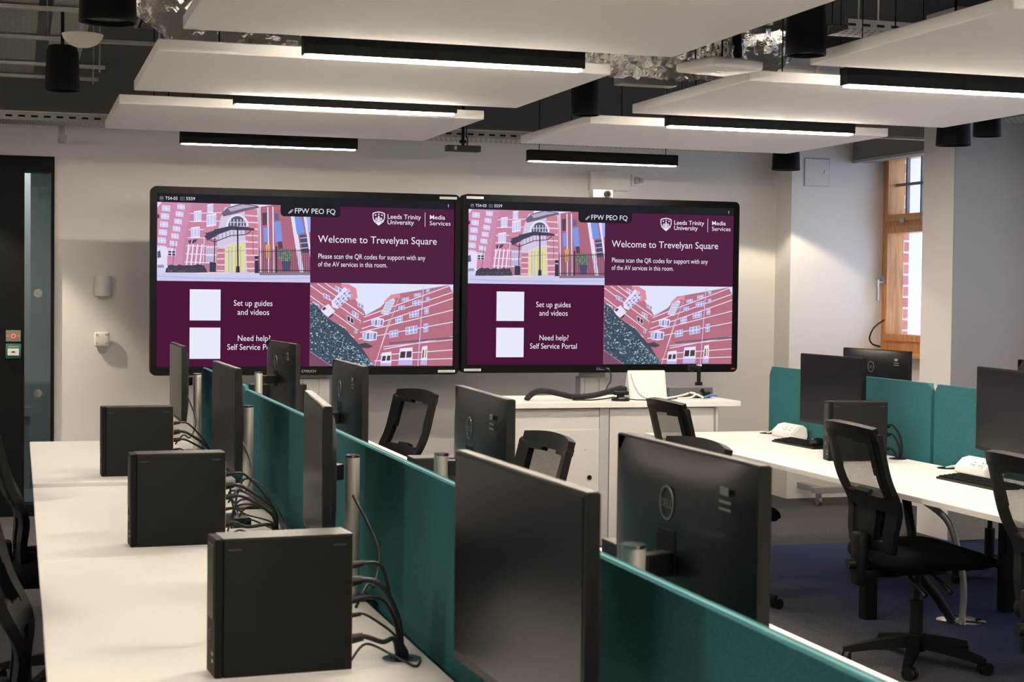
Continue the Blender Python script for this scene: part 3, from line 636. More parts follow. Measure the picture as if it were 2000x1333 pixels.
def photo_entrance(parent):
    P = Pic(0.0010, (0.006, 0.964, -0.576, -0.087)); P.tint = 0.16; P.map = bil(63, 1114, 119, 156, 660, 668, 0.006, 0.964, 0.087, 0.576)
    P.rect(63, 119, 1114, 660, (232, 228, 255))
    P.poly([(63, 160), (95, 119), (345, 119), (300, 300), (250, 420), (230, 560), (63, 560)], (206, 132, 164))
    P.many()
    for k in range(26): P.line((66, 150 + k * 16), (300, 140 + k * 17), 1.4, (206, 128, 160))
    P.one()
    for j in range(7): win(P, 96 - j * 7, 142 + j * 55, 54, 38, 0.08, (205, 205, 240))
    for j in range(7): win(P, 198 - j * 10, 134 + j * 50, 50, 34, 0.12, (205, 205, 240))
    win(P, 135, 452, 52, 36, 0.05, (60, 50, 70))
    P.poly([(63, 430), (125, 425), (135, 440), (130, 560), (63, 560)], (235, 225, 250)); P.poly([(66, 460), (84, 452), (90, 500), (66, 505)], (70, 70, 95))
    # middle wing
    P.poly([(300, 119), (560, 134), (540, 300), (480, 360), (470, 600), (225, 600), (240, 430), (285, 300)], (196, 122, 146))
    P.many()
    for k in range(24): P.line((245, 150 + k * 19), (500, 140 + k * 19), 1.5, (196, 116, 140))
    P.one()
    P.many()
    for k in range(7): P.line((285 - k * 6, 200 + k * 55), (520, 195 + k * 58), 6, (232, 222, 240))
    P.one()
    for (x, y, w_, h) in ((310, 185, 50, 75), (395, 208, 66, 84), (290, 296, 60, 75), (400, 140, 40, 60)):
        win(P, x, y, w_, h, -0.12, (200, 205, 240), (245, 242, 255), 3, 1)
    P.poly([(378, 330), (440, 300), (470, 310), (400, 350)], (60, 50, 60)); P.poly([(272, 385), (335, 375), (320, 400), (280, 408)], (60, 50, 60))
    P.poly([(375, 300), (468, 280), (445, 318), (385, 335)], (205, 130, 150))
    P.many()
    for x in (262, 292, 322, 352): P.line((x + 14, 410), (x - 4, 580), 10, (238, 234, 250))
    P.one()
    for x in (395, 418, 441): win(P, x, 430, 18, 110, -0.1, (165, 175, 215), (240, 236, 250), 1, 2)
    P.pl([(300, 380), (275, 460), (250, 590)], 4, (240, 236, 250)); P.pl([(380, 370), (372, 600)], 4, (236, 230, 246))
    # entrance tower
    P.poly([(490, 235), (520, 160), (640, 142), (742, 165), (755, 330), (752, 610), (465, 610), (470, 330)], (214, 200, 222))
    P.poly([(655, 170), (742, 175), (750, 330), (748, 600), (675, 600), (660, 330)], (204, 120, 132))
    P.many()
    for k in range(9): P.line((660, 215 + k * 45), (750, 222 + k * 44), 9, (226, 214, 234))
    P.one()
    P.poly([(470, 440), (520, 440), (520, 600), (466, 600)], (200, 110, 122))
    P.many()
    for k in range(4): P.line((468, 470 + k * 40), (520, 470 + k * 40), 8, (226, 214, 234))
    P.one()
    P.poly([(495, 200), (540, 160), (640, 134), (745, 150), (760, 165), (680, 180), (590, 205), (510, 222)], (92, 84, 98))
    P.poly([(540, 168), (640, 142), (735, 154), (650, 168), (560, 190)], (176, 168, 190))
    arch = [(605 + 62 * math.cos(a), 288 - 68 * math.sin(a)) for a in [PI * k / 14 for k in range(15)]]
    P.poly([(605 + 78 * math.cos(a), 290 - 84 * math.sin(a)) for a in [PI * k / 14 for k in range(15)]], (238, 232, 248)); P.poly(arch, (74, 76, 104))
    P.many()
    for x in (560, 582, 606, 630, 650): P.line((x, 240), (x, 288), 5, (235, 232, 248))
    P.one()
    P.line((548, 262), (662, 262), 4, (235, 232, 248))
    # right wing
    P.poly([(752, 160), (905, 140), (1114, 215), (1114, 610), (752, 610)], (170, 92, 106))
    P.many()
    for k in range(34): P.line((760, 175 + k * 13), (1114, 205 + k * 12.2), 1.6, (146, 72, 86))
    P.one()
    P.many()
    for x in (760, 815, 850): P.line((x, 160), (x + 10, 600), 9, (230, 222, 244))
    P.one()
    P.poly([(965, 165), (1000, 185), (1070, 600), (1040, 600)], (232, 226, 250)); P.poly([(1060, 200), (1085, 205), (1114, 420), (1114, 500)], (232, 226, 250))
    for q in ([(785, 300), (815, 296), (818, 392), (790, 396)], [(860, 262), (905, 258), (918, 395), (872, 400)]): P.poly(q, (112, 142, 226))
    P.poly([(1000, 225), (1052, 232), (1075, 335), (1020, 345)], (104, 140, 232)); P.poly([(1085, 210), (1114, 216), (1114, 330), (1098, 330)], (150, 175, 245))
    P.poly([(775, 200), (808, 196), (808, 280), (780, 285)], (64, 48, 62)); P.poly([(862, 200), (890, 205), (895, 250), (862, 250)], (92, 82, 130))
    P.poly([(800, 415), (832, 412), (835, 500), (806, 505)], (212, 160, 84)); P.poly([(885, 395), (915, 392), (922, 440), (892, 444)], (70, 48, 60))
    P.poly([(1038, 352), (1088, 346), (1105, 470), (1058, 470)], (62, 58, 84)); 
    P.many()
    for k in range(3): P.line((1040, 372 + k * 34), (1098, 366 + k * 34), 4, (225, 222, 245))
    P.one()
    # canopy
    P.poly([(380, 355), (470, 305), (560, 286), (650, 292), (722, 304), (724, 318), (650, 312), (560, 314), (480, 342), (402, 386)], (48, 44, 66))
    P.pl([(395, 370), (450, 395), (560, 352), (670, 345), (700, 320)], 6, (56, 50, 72))
    P.many()
    for k in range(9): P.line((450 + k * 26, 335 - k * 3 if k < 5 else 318), (452 + k * 26, 385 - k * 5), 3, (60, 54, 76))
    P.one()
    P.pl([(520, 430), (560, 410), (620, 392), (680, 388)], 4, (240, 236, 250))
    # doors, posts
    P.poly([(525, 598), (525, 440), (560, 416), (620, 402), (660, 400), (660, 592)], (226, 226, 132))
    P.many()
    for x in (548, 570, 596, 628): P.line((x, 425), (x, 598), 6, (176, 172, 170))
    P.one()
    P.line((526, 462), (660, 452), 6, (176, 172, 170)); P.poly([(556, 470), (570, 468), (570, 590), (556, 592)], (206, 208, 196))
    P.line((607, 290), (612, 600), 10, (28, 26, 40)); P.poly([(600, 560), (622, 560), (624, 602), (598, 602)], (28, 26, 40))
    P.line((452, 370), (448, 580), 7, (36, 32, 48)); P.poly([(418, 530), (462, 535), (460, 600), (420, 600)], (40, 36, 52))
    P.line((712, 330), (716, 480), 3, (50, 44, 60)); P.line((183, 385), (168, 560), 3, (50, 44, 60)); P.poly([(64, 205), (76, 205), (78, 225), (64, 235)], (40, 36, 52))
    # hedge, railings, pot, car, road
    pts = [(112, 604), (120, 575)] + [(130 + 12 * k, 575 - 16 * (k % 2) - rnd.random() * 14) for k in range(22)] + [(405, 604)]
    P.poly(pts, (46, 44, 52))
    for k in range(60): 
        x = 130 + rnd.random() * 260; y = 570 + rnd.random() * 30; P.rect(x, y, x + 5, y + 4, rnd.choice([(84, 78, 84), (60, 62, 66), (120, 96, 110)]))
    P.many()
    for k in range(9): P.line((330 + k * 11, 540), (330 + k * 11, 600), 2.5, (40, 36, 52))
    P.one()
    P.poly([(885, 470), (915, 445), (965, 448), (985, 480), (970, 525), (915, 528)], (86, 118, 84))
    for k in range(60):
        x = 890 + rnd.random() * 85; y = 452 + rnd.random() * 70; P.rect(x, y, x + 6, y + 5, rnd.choice([(60, 92, 62), (128, 158, 116), (180, 196, 176)]))
    P.poly([(912, 525), (980, 525), (972, 592), (922, 592)], (62, 66, 92))
    P.many()
    for k in range(27): P.line((760 + k * 13.3, 442 + (k % 3) * 2), (761 + k * 13.3, 604), 3.4, (32, 28, 44))
    P.one()
    P.line((755, 462), (1114, 452), 4, (32, 28, 44)); P.line((755, 585), (1114, 588), 5, (32, 28, 44))
    P.line((876, 425), (879, 605), 11, (32, 28, 44)); P.poly([(726, 490), (752, 490), (756, 620), (726, 620)], (34, 32, 46)); P.rect(728, 512, 750, 520, (190, 190, 205))
    P.poly([(63, 548), (108, 545), (124, 575), (118, 604), (63, 604)], (214, 212, 240)); P.poly([(66, 552), (104, 550), (112, 570), (66, 572)], (140, 140, 170))
    P.poly([(63, 604), (470, 606), (740, 610), (760, 606), (1114, 606), (1114, 668), (63, 664)], (204, 204, 238))
    P.poly([(760, 603), (1114, 600), (1114, 618), (760, 620)], (112, 108, 128)); P.poly([(320, 604), (550, 600), (550, 612), (330, 614)], (226, 216, 206))
    P.poly([(63, 625), (360, 636), (800, 640), (1114, 634), (1114, 640), (700, 650), (300, 646), (63, 632)], (186, 186, 224))
    P.poly([(390, 630), (450, 633), (455, 642), (400, 640)], (214, 196, 222))
    return P.build('picture_entrance', parent)
def photo_corner(parent):
    P = Pic(0.0010, (0.966, 1.912, -1.111, -0.577)); P.tint = 0.14; P.map = bil(62, 1040, 672, 680, 1240, 1240, 0.966, 1.912, 0.577, 1.111)
    P.rect(62, 672, 1040, 1240, (212, 224, 255)); P.poly([(300, 676), (1000, 678), (690, 745), (560, 830), (430, 880), (380, 800)], (224, 234, 255))
    A = (184, 104, 116); ST = (240, 228, 248); DK = (158, 82, 96)
    # left wing
    P.poly([(62, 672), (262, 672), (300, 690), (350, 760), (430, 870), (470, 1000), (500, 1240), (62, 1240)], A)
    P.many()
    for k in range(17): P.line((62, 690 + k * 26), (330 + k * 6, 940 + k * 14), 1.8, DK)
    P.one()
    P.many()
    for (a, b) in (((110, 678), (425, 890)), ((62, 690), (400, 930)), ((62, 760), (390, 1000)), ((62, 830), (380, 1060)), ((160, 672), (300, 770))): P.line(a, b, 6, ST)
    P.one()
    P.poly([(270, 678), (320, 680), (372, 710), (382, 775), (330, 790), (345, 740), (325, 712), (270, 700)], (222, 134, 140))
    P.poly([(205, 800), (290, 700), (330, 725), (335, 770), (245, 850), (210, 835)], (232, 228, 248))
    for k in range(5):
        for j in range(3):
            x = 222 + k * 20 + j * 12; y = 800 - k * 18 + j * 15; P.poly([(x, y), (x + 14, y - 12), (x + 22, y - 2), (x + 8, y + 10)], (120, 128, 190) if (k + j) % 2 else (168, 178, 222))
    for (x, y) in ((80, 800), (150, 740), (230, 690), (345, 860), (380, 800)): win(P, x, y, 44, 30, 0.5, (150, 160, 210), (240, 234, 250), 2, 1)
    P.poly([(140, 845), (185, 815), (230, 865), (185, 905), (135, 870)], (234, 230, 248)); P.poly([(142, 848), (160, 836), (172, 846), (152, 862)], (46, 40, 56)); P.poly([(185, 905), (215, 880), (215, 895), (190, 915)], (50, 44, 60))
    for (x, y) in ((310, 890), (258, 955)): win(P, x, y, 46, 40, 0.55, (52, 46, 60), (236, 230, 246), 2, 1)
    for (x, y) in ((400, 930), (440, 920), (405, 985), (360, 995)): win(P, x, y, 30, 22, -0.2, (140, 140, 180), (236, 226, 244), 2, 1)
    # right wing
    P.poly([(415, 905), (540, 835), (600, 770), (668, 742), (1010, 684), (1040, 745), (1040, 1240), (480, 1240), (390, 1100), (350, 1060), (385, 1010)], (180, 100, 112))
    P.many()
    for k in range(42): P.line((430, 930 + k * 14 - k * 0.0), (1040, 720 + k * 13.2), 1.6, (156, 80, 94))
    P.one()
    P.many()
    for (a, b) in (((425, 905), (1012, 690)), ((420, 940), (1030, 735)), ((410, 985), (1040, 775)), ((400, 1010), (1040, 855)), ((390, 1055), (1040, 938)), ((560, 1125), (1040, 1040)), ((540, 1165), (1040, 1130)), ((500, 1205), (1040, 1190))): P.line(a, b, 6, ST)
    P.one()
    P.line((600, 1085), (1040, 1046), 12, (96, 84, 104)); P.line((560, 1108), (1040, 1060), 6, (226, 214, 236))
    P.poly([(560, 800), (610, 750), (668, 742), (674, 775), (625, 775), (580, 815)], (222, 138, 144))
    P.poly([(540, 880), (575, 800), (625, 775), (640, 790), (590, 892)], (226, 226, 244))
    P.many()
    for k in range(6): P.line((552 + k * 14, 880 - k * 2), (590 + k * 9, 790), 2.5, (150, 156, 200))
    P.one()
    P.many()
    for k in range(5): P.line((545 + k * 8, 870 - k * 18), (600 + k * 7, 880 - k * 20), 2.5, (150, 156, 200))
    P.one()
    for (x, y, w_, h) in ((480, 920, 76, 46), (420, 1010, 92, 52)):
        P.poly([(x - 6, y + 6), (x + w_ / 2, y - 14), (x + w_ + 6, y - 2), (x + w_, y + h), (x + w_ / 2, y + h + 8), (x, y + h)], (230, 226, 246))
        for k in range(4): P.poly([(x + k * w_ / 4 + 4, y + 6), (x + (k + 1) * w_ / 4 - 3, y + 3), (x + (k + 1) * w_ / 4 - 5, y + h - 6), (x + k * w_ / 4 + 1, y + h - 4)], (96, 112, 178) if k % 2 else (170, 182, 224))
    P.poly([(390, 1090), (440, 1080), (490, 1105), (455, 1120), (400, 1112)], (60, 52, 62))
    for (x, y, w_, h) in ((640, 905, 50, 42), (735, 870, 68, 42), (600, 1000, 60, 48), (710, 975, 82, 54), (840, 845, 30, 40), (835, 952, 32, 58), (660, 830, 44, 30), (755, 795, 64, 36), (850, 770, 24, 30), (682, 775, 50, 24), (765, 745, 50, 24), (850, 708, 24, 28)):
        win(P, x, y, w_, h, -0.18, (150, 164, 220), (238, 232, 250), 3 if w_ > 45 else 2, 2)
    for (x, y, w_, h) in ((548, 1150, 66, 70), (672, 1120, 88, 80), (826, 1108, 36, 92)):
        P.poly([(x, y), (x + w_, y - 8), (x + w_, y + h), (x - 8, y + h)], (240, 234, 250))
        P.poly([(x + 6, y + 22), (x + w_ / 2 - 4, y + 20), (x + w_ / 2 - 8, y + h - 16), (x, y + h - 14)], (48, 38, 48)); P.poly([(x + w_ / 2 + 4, y + 20), (x + w_ - 6, y + 18), (x + w_ - 8, y + h - 18), (x + w_ / 2, y + h - 16)], (60, 46, 54) if w_ > 40 else (190, 140, 100))
        P.poly([(x - 8, y + h), (x + w_, y + h), (x + w_ - 2, y + h + 34), (x - 12, y + h + 34)], (186, 180, 232))
    P.line((832, 690), (797, 1240), 6, (206, 186, 240)); P.line((660, 780), (540, 1120), 4, (214, 190, 224)); P.line((600, 920), (500, 1240), 4, (228, 220, 244))
    # ivy hedge
    P.poly([(62, 800), (110, 830), (170, 905), (230, 945), (300, 990), (350, 1050), (410, 1110), (495, 1240), (62, 1240)], (44, 62, 74))
    P.many()
    for k in range(900):
        if k % 150 == 0: P.n += 1
        t = rnd.random(); x = 62 + 430 * t; ytop = 800 + (x - 62) * 0.99; y = ytop + 6 + rnd.random() ** 1.1 * min(1240 - ytop - 8, 330)
        if y > 1235: continue
        q = rnd.random(); c = (26, 38, 46) if q < .38 else (72, 100, 116) if q < .66 else (128, 160, 188) if q < .86 else (184, 208, 236) if q < .95 else (150, 180, 120)
        a = 4 + rnd.random() * 6; P.poly([(x, y - a * .6), (x + a, y), (x, y + a * .7), (x - a * .7, y)], c)
    P.one(); P.poly([(62, 1140), (110, 1170), (210, 1240), (62, 1240)], (112, 62, 82))
    P.many()
    for k in range(5): P.line((62, 1155 + k * 20), (170 - k * 22, 1240), 2, (74, 44, 66))
    P.one()
    P.line((62, 1138), (212, 1240), 5, (150, 120, 150))
    return P.build('picture_corner', parent)
def wall_screen(loc, label, stickers, led):
    t = thing('wall_screen', label, 'screen', loc, 0, 'two large wall screens')
    W_, H_ = 1.983, 1.178
    b = MB(); b.prism(rrect(W_, H_, 0.035, 6, 0, 0), 'y', 0.006, 0.085); b.build('body', M_TV, t, True, 0.5)
    # bezel: rounded frame standing proud of the glass
    o = rrect(W_, H_, 0.035, 6); x0, x1, z0, z1 = -0.953, 0.958, -0.541, 0.545
    f = MB(); n = len(o)
    inner = []
    for k in range(n):
        q = k // 7
        inner.append(((x1, z1), (x0, z1), (x0, z0), (x1, z0))[q])
    A = [f.bm.verts.new((p[0], -0.012, p[1])) for p in o]; Bq = [f.bm.verts.new((p[0], -0.012, p[1])) for p in inner]
    A2 = [f.bm.verts.new((p[0], 0.008, p[1])) for p in o]; B2 = [f.bm.verts.new((p[0], 0.004, p[1])) for p in inner]
    for k in range(n):
        j = (k + 1) % n
        for (p, q) in ((A, Bq), (A2, A), (Bq, B2)):
            vs_ = [p[k], p[j], q[j], q[k]]
            try: f.bm.faces.new(vs_)
            except ValueError: pass
    bmesh.ops.remove_doubles(f.bm, verts=f.bm.verts[:], dist=0.0001)
    f.build('bezel', M_TV, t)
    P = Pic()                                                             # background of the slide
    ox, oz = -0.953 - 0.005, 0.545 + 0.033
    P.map = lambda x, y: (x, -y)
    P.rect(0.004, 0.030, 1.914, 1.116, (34, 34, 40)); P.rect(0.004, 0.086, 1.914, 1.112, (82, 34, 66)); P.rect(0.004, 0.576, 0.966, 1.112, (76, 24, 58))
    scr = P.build('screen', t); scr.location = (ox, 0.006, oz)
    for fn in (photo_entrance, photo_corner): fn(scr)
    P = Pic(0.0075); P.map = lambda x, y: (x, -y)
    P.poly([(p[0], p[1]) for p in [(0.772, 0.085), (1.157, 0.085), (1.157, 0.135), (1.150, 0.150), (1.138, 0.157), (0.792, 0.157), (0.778, 0.150), (0.772, 0.135)]], (34, 34, 40))
    P.build('code_tab', scr)
    P = Pic(0.002); P.map = lambda x, y: (x, -y)
    P.rect(0.208, 0.627, 0.399, 0.822, (232, 236, 250)); P.rect(0.208, 0.867, 0.399, 1.063, (232, 236, 250))
    P.build('white_card', scr)
    P = Pic(0.002); P.map = lambda x, y: (x, -y)                               # crest and small icons
    sh = [(1.368, 0.122), (1.385, 0.115), (1.409, 0.111), (1.433, 0.115), (1.450, 0.122), (1.449, 0.155), (1.440, 0.178), (1.409, 0.202), (1.378, 0.178), (1.369, 0.155)]
    P.poly(sh, WHITE); P.poly([(1.409 + (x - 1.409) * .86, 0.153 + (y - 0.153) * .86) for x, y in sh], (82, 34, 66))
    for (x, y) in ((1.388, 0.134), (1.409, 0.128), (1.430, 0.134)):
        P.poly([(x + 0.0065 * (1 if k % 2 == 0 else .45) * math.sin(PI * k / 5), y - 0.0065 * (1 if k % 2 == 0 else .45) * math.cos(PI * k / 5)) for k in range(10)], WHITE)
    P.poly([(1.404, 0.142), (1.409, 0.136), (1.414, 0.142), (1.414, 0.164), (1.404, 0.164)], WHITE)
    for x in (1.390, 1.397, 1.421, 1.428): P.rect(x - 0.002, 0.150, x + 0.002, 0.164, WHITE)
    P.rect(1.384, 0.160, 1.434, 0.164, WHITE)
    P.poly([(1.377, 0.166), (1.393, 0.170), (1.409, 0.166), (1.425, 0.170), (1.441, 0.166), (1.434, 0.180), (1.409, 0.196), (1.384, 0.180)], WHITE)
    P.pl([(1.382, 0.176), (1.396, 0.180), (1.409, 0.176), (1.422, 0.180), (1.436, 0.176)], 0.003, (82, 34, 66))
    P.build('crest', scr)
    def fresh():
        q = Pic(0.009); q.map = lambda x, y: (x, -y); return q
    P = fresh(); P.rect(1.714, 0.110, 1.717, 0.203, WHITE); P.build('divider_rule', scr); P = fresh()
    G = (150, 150, 165)
    P.pl([(0.022, 0.056), (0.042, 0.056), (0.042, 0.074), (0.022, 0.074), (0.022, 0.056)], 0.002, G); P.line((0.022, 0.061), (0.042, 0.061), 0.002, G); P.rect(0.027, 0.064, 0.031, 0.068, G); P.rect(0.033, 0.064, 0.037, 0.068, G); P.line((0.027, 0.051), (0.027, 0.058), 0.002, G); P.line((0.037, 0.051), (0.037, 0.058), 0.002, G)
    P.build('calendar_icon', scr); P = fresh()
    P.pl([(0.146, 0.054), (0.170, 0.054), (0.170, 0.072), (0.146, 0.072), (0.146, 0.054)], 0.002, G); P.poly([(0.154, 0.058), (0.163, 0.063), (0.154, 0.068)], G)
    P.build('screen_icon', scr); P = fresh()
    for d in (0, 1):
        cx_, cy_ = 0.832 + d * 0.010, 0.131 - d * 0.010
        pp = [(cx_ + 0.011 * math.cos(a) * .8 - 0.005 * math.sin(a) * .6, cy_ - 0.009 * math.cos(a) * .8 - 0.005 * math.sin(a) * .6) for a in [2 * PI * k / 12 for k in range(13)]]
        P.pl(pp, 0.0024, (225, 225, 245))
    P.build('link_icon', scr); P = fresh()
    P.rect(1.868, 0.052, 1.875, 0.068, G); P.rect(1.8705, 0.068, 1.8725, 0.076, G)
    P.build('microphone_icon', scr)
    T = [('TS4-03', 0.053, 0.072, 0.075, 0.028), ('5559', 0.180, 0.071, 0.055, 0.028), ('FPW PEO FQ', 0.860, 0.136, 0.260, 0.047),
         ('Leeds Trinity', 1.463, 0.156, 0.222, 0.042), ('University', 1.463, 0.192, 0.176, 0.042), ('Media', 1.745, 0.153, 0.102, 0.040), ('Services', 1.745, 0.192, 0.140, 0.040),
         ('Welcome to Trevelyan Square', 1.013, 0.318, 0.782, 0.066), ('Please scan the QR codes for support with any', 1.013, 0.421, 0.704, 0.046), ('of the AV services in this room.', 1.013, 0.472, 0.451, 0.046),
         ('Set up guides', 0.479, 0.728, 0.244, 0.052), ('and videos', 0.503, 0.785, 0.200, 0.052), ('Need help?', 0.504, 0.950, 0.205, 0.052), ('Self Service Portal', 0.440, 1.006, 0.330, 0.052)]
    for (s_, x, z, wd, sz) in T:
        tb_ = MB(); add_text(tb_.bm, s_, sz, Matrix.Translation((x, -0.0095, -z)) @ RXM, fit=wd, bold=0.0002 if s_[0] in 'LUM' else 0.0)
        tb_.build('caption', M_CAPTION, scr)
    mk = MB(); add_text(mk.bm, 'CTOUCH', 0.022, Matrix.Translation((0, -0.0125, -0.572)) @ RXM, align='CENTER'); mk.build('maker_mark', mat('maker_print', (0.5, 0.5, 0.5), 0.5), t)
    for (x, z) in stickers:
        st = MB().box(x - 0.058, -0.0135, z - 0.008, x + 0.058, -0.0121, z + 0.008).build('sticker', M_STICK, t)
        g = MB(); 
        for k in range(11): g.box(x - 0.05 + k * 0.009, -0.0139, z - 0.0025, x - 0.045 + k * 0.009, -0.0136, z + 0.0025)
        g.build('sticker_print', M_GREYP, st)
    if led: MB().box(0.945, -0.014, -0.572, 0.975, -0.0121, -0.560, bev=0.002).build('standby_light', M_DIMRED, t)
    return t
wall_screen((0.786 + 0.9915, 10.2, 1.578), 'left wall screen showing the purple welcome slide', ((0.91, 0.566), (0.91, -0.568)), False)
wall_screen((2.788 + 0.9915, 10.2, 1.586), 'right wall screen showing the purple welcome slide, with a camera on top', ((-0.91, 0.566), (-0.915, -0.568)), True)
def screen_stand(x, label):
    t = thing('screen_stand', label, 'stand', (x, 10.40, 0), 0, 'pale lifting columns carrying the wall screens')
    MB().box(-0.105, -0.055, 0.04, 0.105, 0.055, 0.958, bev=0.006).build('lower_column', M_GREY2L, t)
    MB().box(-0.085, -0.040, 0.958, 0.085, 0.040, 1.75, bev=0.006).build('upper_column', M_GREY2L, t)
    MB().box(-0.5, -0.3, 0.0, 0.5, 0.3, 0.04, bev=0.006).build('base_plate', M_GREYP, t)
    MB().box(-0.35, -0.115, 1.35, 0.35, -0.04, 1.75, bev=0.006).build('mounting_bracket', M_GREYP, t)
    g = MB()
    for xx in (-0.075, 0.03): g.box(xx, -0.057, 0.06, xx + 0.004, -0.0545, 0.95)
    g.build('column_groove', M_GREYP, t)
M_GREY2L = mat('pale_aluminium', (0.55, 0.55, 0.55), 0.4, 0.3)
screen_stand(1.84, 'pale lifting column under the left wall screen, behind the desk monitors')
screen_stand(3.78, 'pale lifting column under the right wall screen, behind the white lectern desk')
cc = thing('conference_camera', 'grey box camera standing on top of the right wall screen', 'camera', (3.765, 10.235, 2.176))
MB().box(-0.072, -0.045, 0, 0.072, 0.045, 0.055, bev=0.004).build('camera_body', mat('camera_grey', (0.16, 0.16, 0.16), 0.5), cc)
MB().cyl((0.028, -0.062, 0.026), (0.028, -0.04, 0.026), 0.022, n=28).build('lens_barrel', M_BLACKM, cc, True)
MB().cyl((0.028, -0.064, 0.026), (0.028, -0.060, 0.026), 0.012, n=24).build('lens_glass', M_SCREEN, cc, True)
# ------------------------------------------------------------------ lectern desk and what stands on it
LT = 0.90
M_LECT = mat('cabinet_laminate', (0.58, 0.57, 0.55), 0.5)
le = thing('lectern_desk', 'white cabinet desk standing in front of the right wall screen', 'desk', (3.36, 9.06, 0))
MB().box(-0.745, -0.31, LT - 0.032, 0.765, 0.33, LT, bev=0.002, seg=1).build('worktop', M_DESK, le)
MB().box(-0.70, -0.25, 0.06, 0.62, 0.30, LT - 0.032).build('carcass', M_LECT, le)
MB().box(-0.715, -0.275, 0.05, -0.70, 0.30, LT - 0.032).box(0.62, -0.275, 0.05, 0.635, 0.30, LT - 0.032).build('side_panel', M_LECT, le)
MB().box(-0.66, -0.20, 0.0, 0.58, 0.25, 0.06).build('plinth', M_GREYP, le)
d1_ = MB().box(-0.665, -0.268, 0.08, -0.115, -0.25, 0.74, bev=0.0015, seg=1).build('door', M_LECT, le)
MB().cyl((-0.175, -0.278, 0.46), (-0.175, -0.268, 0.46), 0.013, n=20).build('lock', M_BLACKM, d1_, True)
scw = MB()
for z in (0.25, 0.62): scw.cyl((-0.20, -0.271, z), (-0.20, -0.268, z), 0.006, n=14)
scw.build('screw_cap', M_GREY2, d1_)
MB().box(-0.685, -0.262, 0.74, -0.115, -0.25, LT - 0.04).build('fascia', M_LECT, le)
MB().box(-0.115, -0.272, 0.06, -0.06, -0.25, LT - 0.034).build('post', M_GREY2, le)
MB().box(-0.05, -0.265, 0.08, 0.61, -0.25, LT - 0.04, bev=0.0015, seg=1).build('door', M_LECT, le)
MB().box(-0.693, -0.268, 0.66, -0.686, -0.262, 0.76).build('handle', M_BLACKM, le)
sl = thing('cable_sleeve', 'thick black cable sleeve snaking up over the lectern desk top', 'cable', (2.845, 8.95, LT))
MB().tube([(0, 0, 0.002), (0.02, 0, 0.028), (0.06, 0.0, 0.052), (0.12, 0, 0.056), (0.20, 0, 0.040), (0.30, 0, 0.020), (0.42, 0.02, 0.026), (0.52, 0.03, 0.046), (0.60, 0.04, 0.062), (0.64, 0.04, 0.060)], [0.017] * 8 + [0.021, 0.016], n=14).build('sleeve', M_SLEEVE, sl, True, 1.2)
MB().tube([(0.28, -0.02, 0.004), (0.38, -0.05, 0.004), (0.46, -0.07, 0.012), (0.52, -0.08, 0.022)], 0.004).build('lead', M_CABLE, sl, True)
pk = thing('speaker_puck', 'black speaker puck with a small webcam perched over it on the lectern desk', 'speaker', (3.40, 8.86, LT))
MB().lathe([(0.052, 0), (0.055, 0.006), (0.054, 0.016), (0.045, 0.022), (0.002, 0.024)], n=36).build('puck', M_BLACK, pk, True)
MB().box(-0.045, -0.015, 0.034, 0.05, 0.015, 0.058, bev=0.008, seg=3).build('webcam', M_BLACK, pk, True)
MB().box(-0.02, -0.01, 0.02, 0.02, 0.01, 0.036).build('webcam_foot', M_BLACK, pk)
MB().tube([(0.05, 0, 0.01), (0.12, 0.01, 0.004), (0.22, 0.01, 0.003), (0.33, 0.04, 0.003), (0.42, 0.14, 0.003)], 0.003).build('lead', M_CABLE, pk, True)
tpn = thing('tablet_stand', 'white wedge tablet stand seen from behind on the lectern desk', 'tablet stand', (3.62, 9.0, LT))
MB().prism([(-0.045, 0.0), (0.07, 0.0), (0.012, 0.172), (0.0, 0.172)], 'x', -0.122, 0.118, 0.004).build('tablet', M_WHITE, tpn, True, 0.4)
pts = [(-0.108, 0.150), (0.108, 0.150)] + [(0.108 - 0.055 * t - 0.05 * t ** 3, 0.150 - 0.15 * (1 - (1 - t) ** 1.8)) for t in [k / 10 for k in range(1, 11)]]
pts += [(-p[0], p[1]) for p in pts[:1:-1]]
sh_ = MB(); sh_.prism(pts, 'y', 0.0, 0.012)
sh_.xf(Matrix.Translation((0, -0.012, 0.0)) @ Matrix.Rotation(-0.256, 4, 'X') @ Matrix.Translation((0, -0.046, -0.002)))
sh_.build('back_shell', mat('stand_white', (0.86, 0.85, 0.83), 0.35), tpn, True, 0.5)
lm = MB().box(-0.045, -0.027, 0.118, 0.045, -0.024, 0.121); lm.build('printed_line', M_GREYP, tpn)
av = thing('control_unit', 'grey audio control unit with plugs along its back on the lectern desk', 'electronics', (3.925, 9.13, LT))
MB().box(-0.14, -0.09, 0.006, 0.15, 0.10, 0.066, bev=0.004).build('case', mat('case_grey', (0.13, 0.14, 0.14), 0.45, 0.3), av)
pg = MB()
for x in (-0.05, -0.03, 0.02, 0.04): pg.cyl((x, -0.115, 0.022), (x, -0.09, 0.022), 0.006, n=10)
pg.build('red_plug', M_RED, av)
MB().box(0.08, -0.12, 0.012, 0.12, -0.09, 0.04, bev=0.003).cyl((0.075, -0.10, 0.045), (0.075, -0.088, 0.045), 0.012).build('black_plug', M_BLACK, av)
MB().tube([(-0.02, -0.10, 0.03), (-0.06, -0.14, 0.025), (-0.13, -0.15, 0.012), (-0.20, -0.16, 0.004)], 0.006).tube([(0.0, -0.10, 0.03), (0.03, -0.15, 0.02), (0.05, -0.17, 0.004)], 0.006).tube([(-0.01, -0.1, 0.034), (0.01, -0.14, 0.028), (-0.03, -0.16, 0.008), (-0.12, -0.17, 0.004)], 0.006).build('white_lead', M_WHITE, av, True)
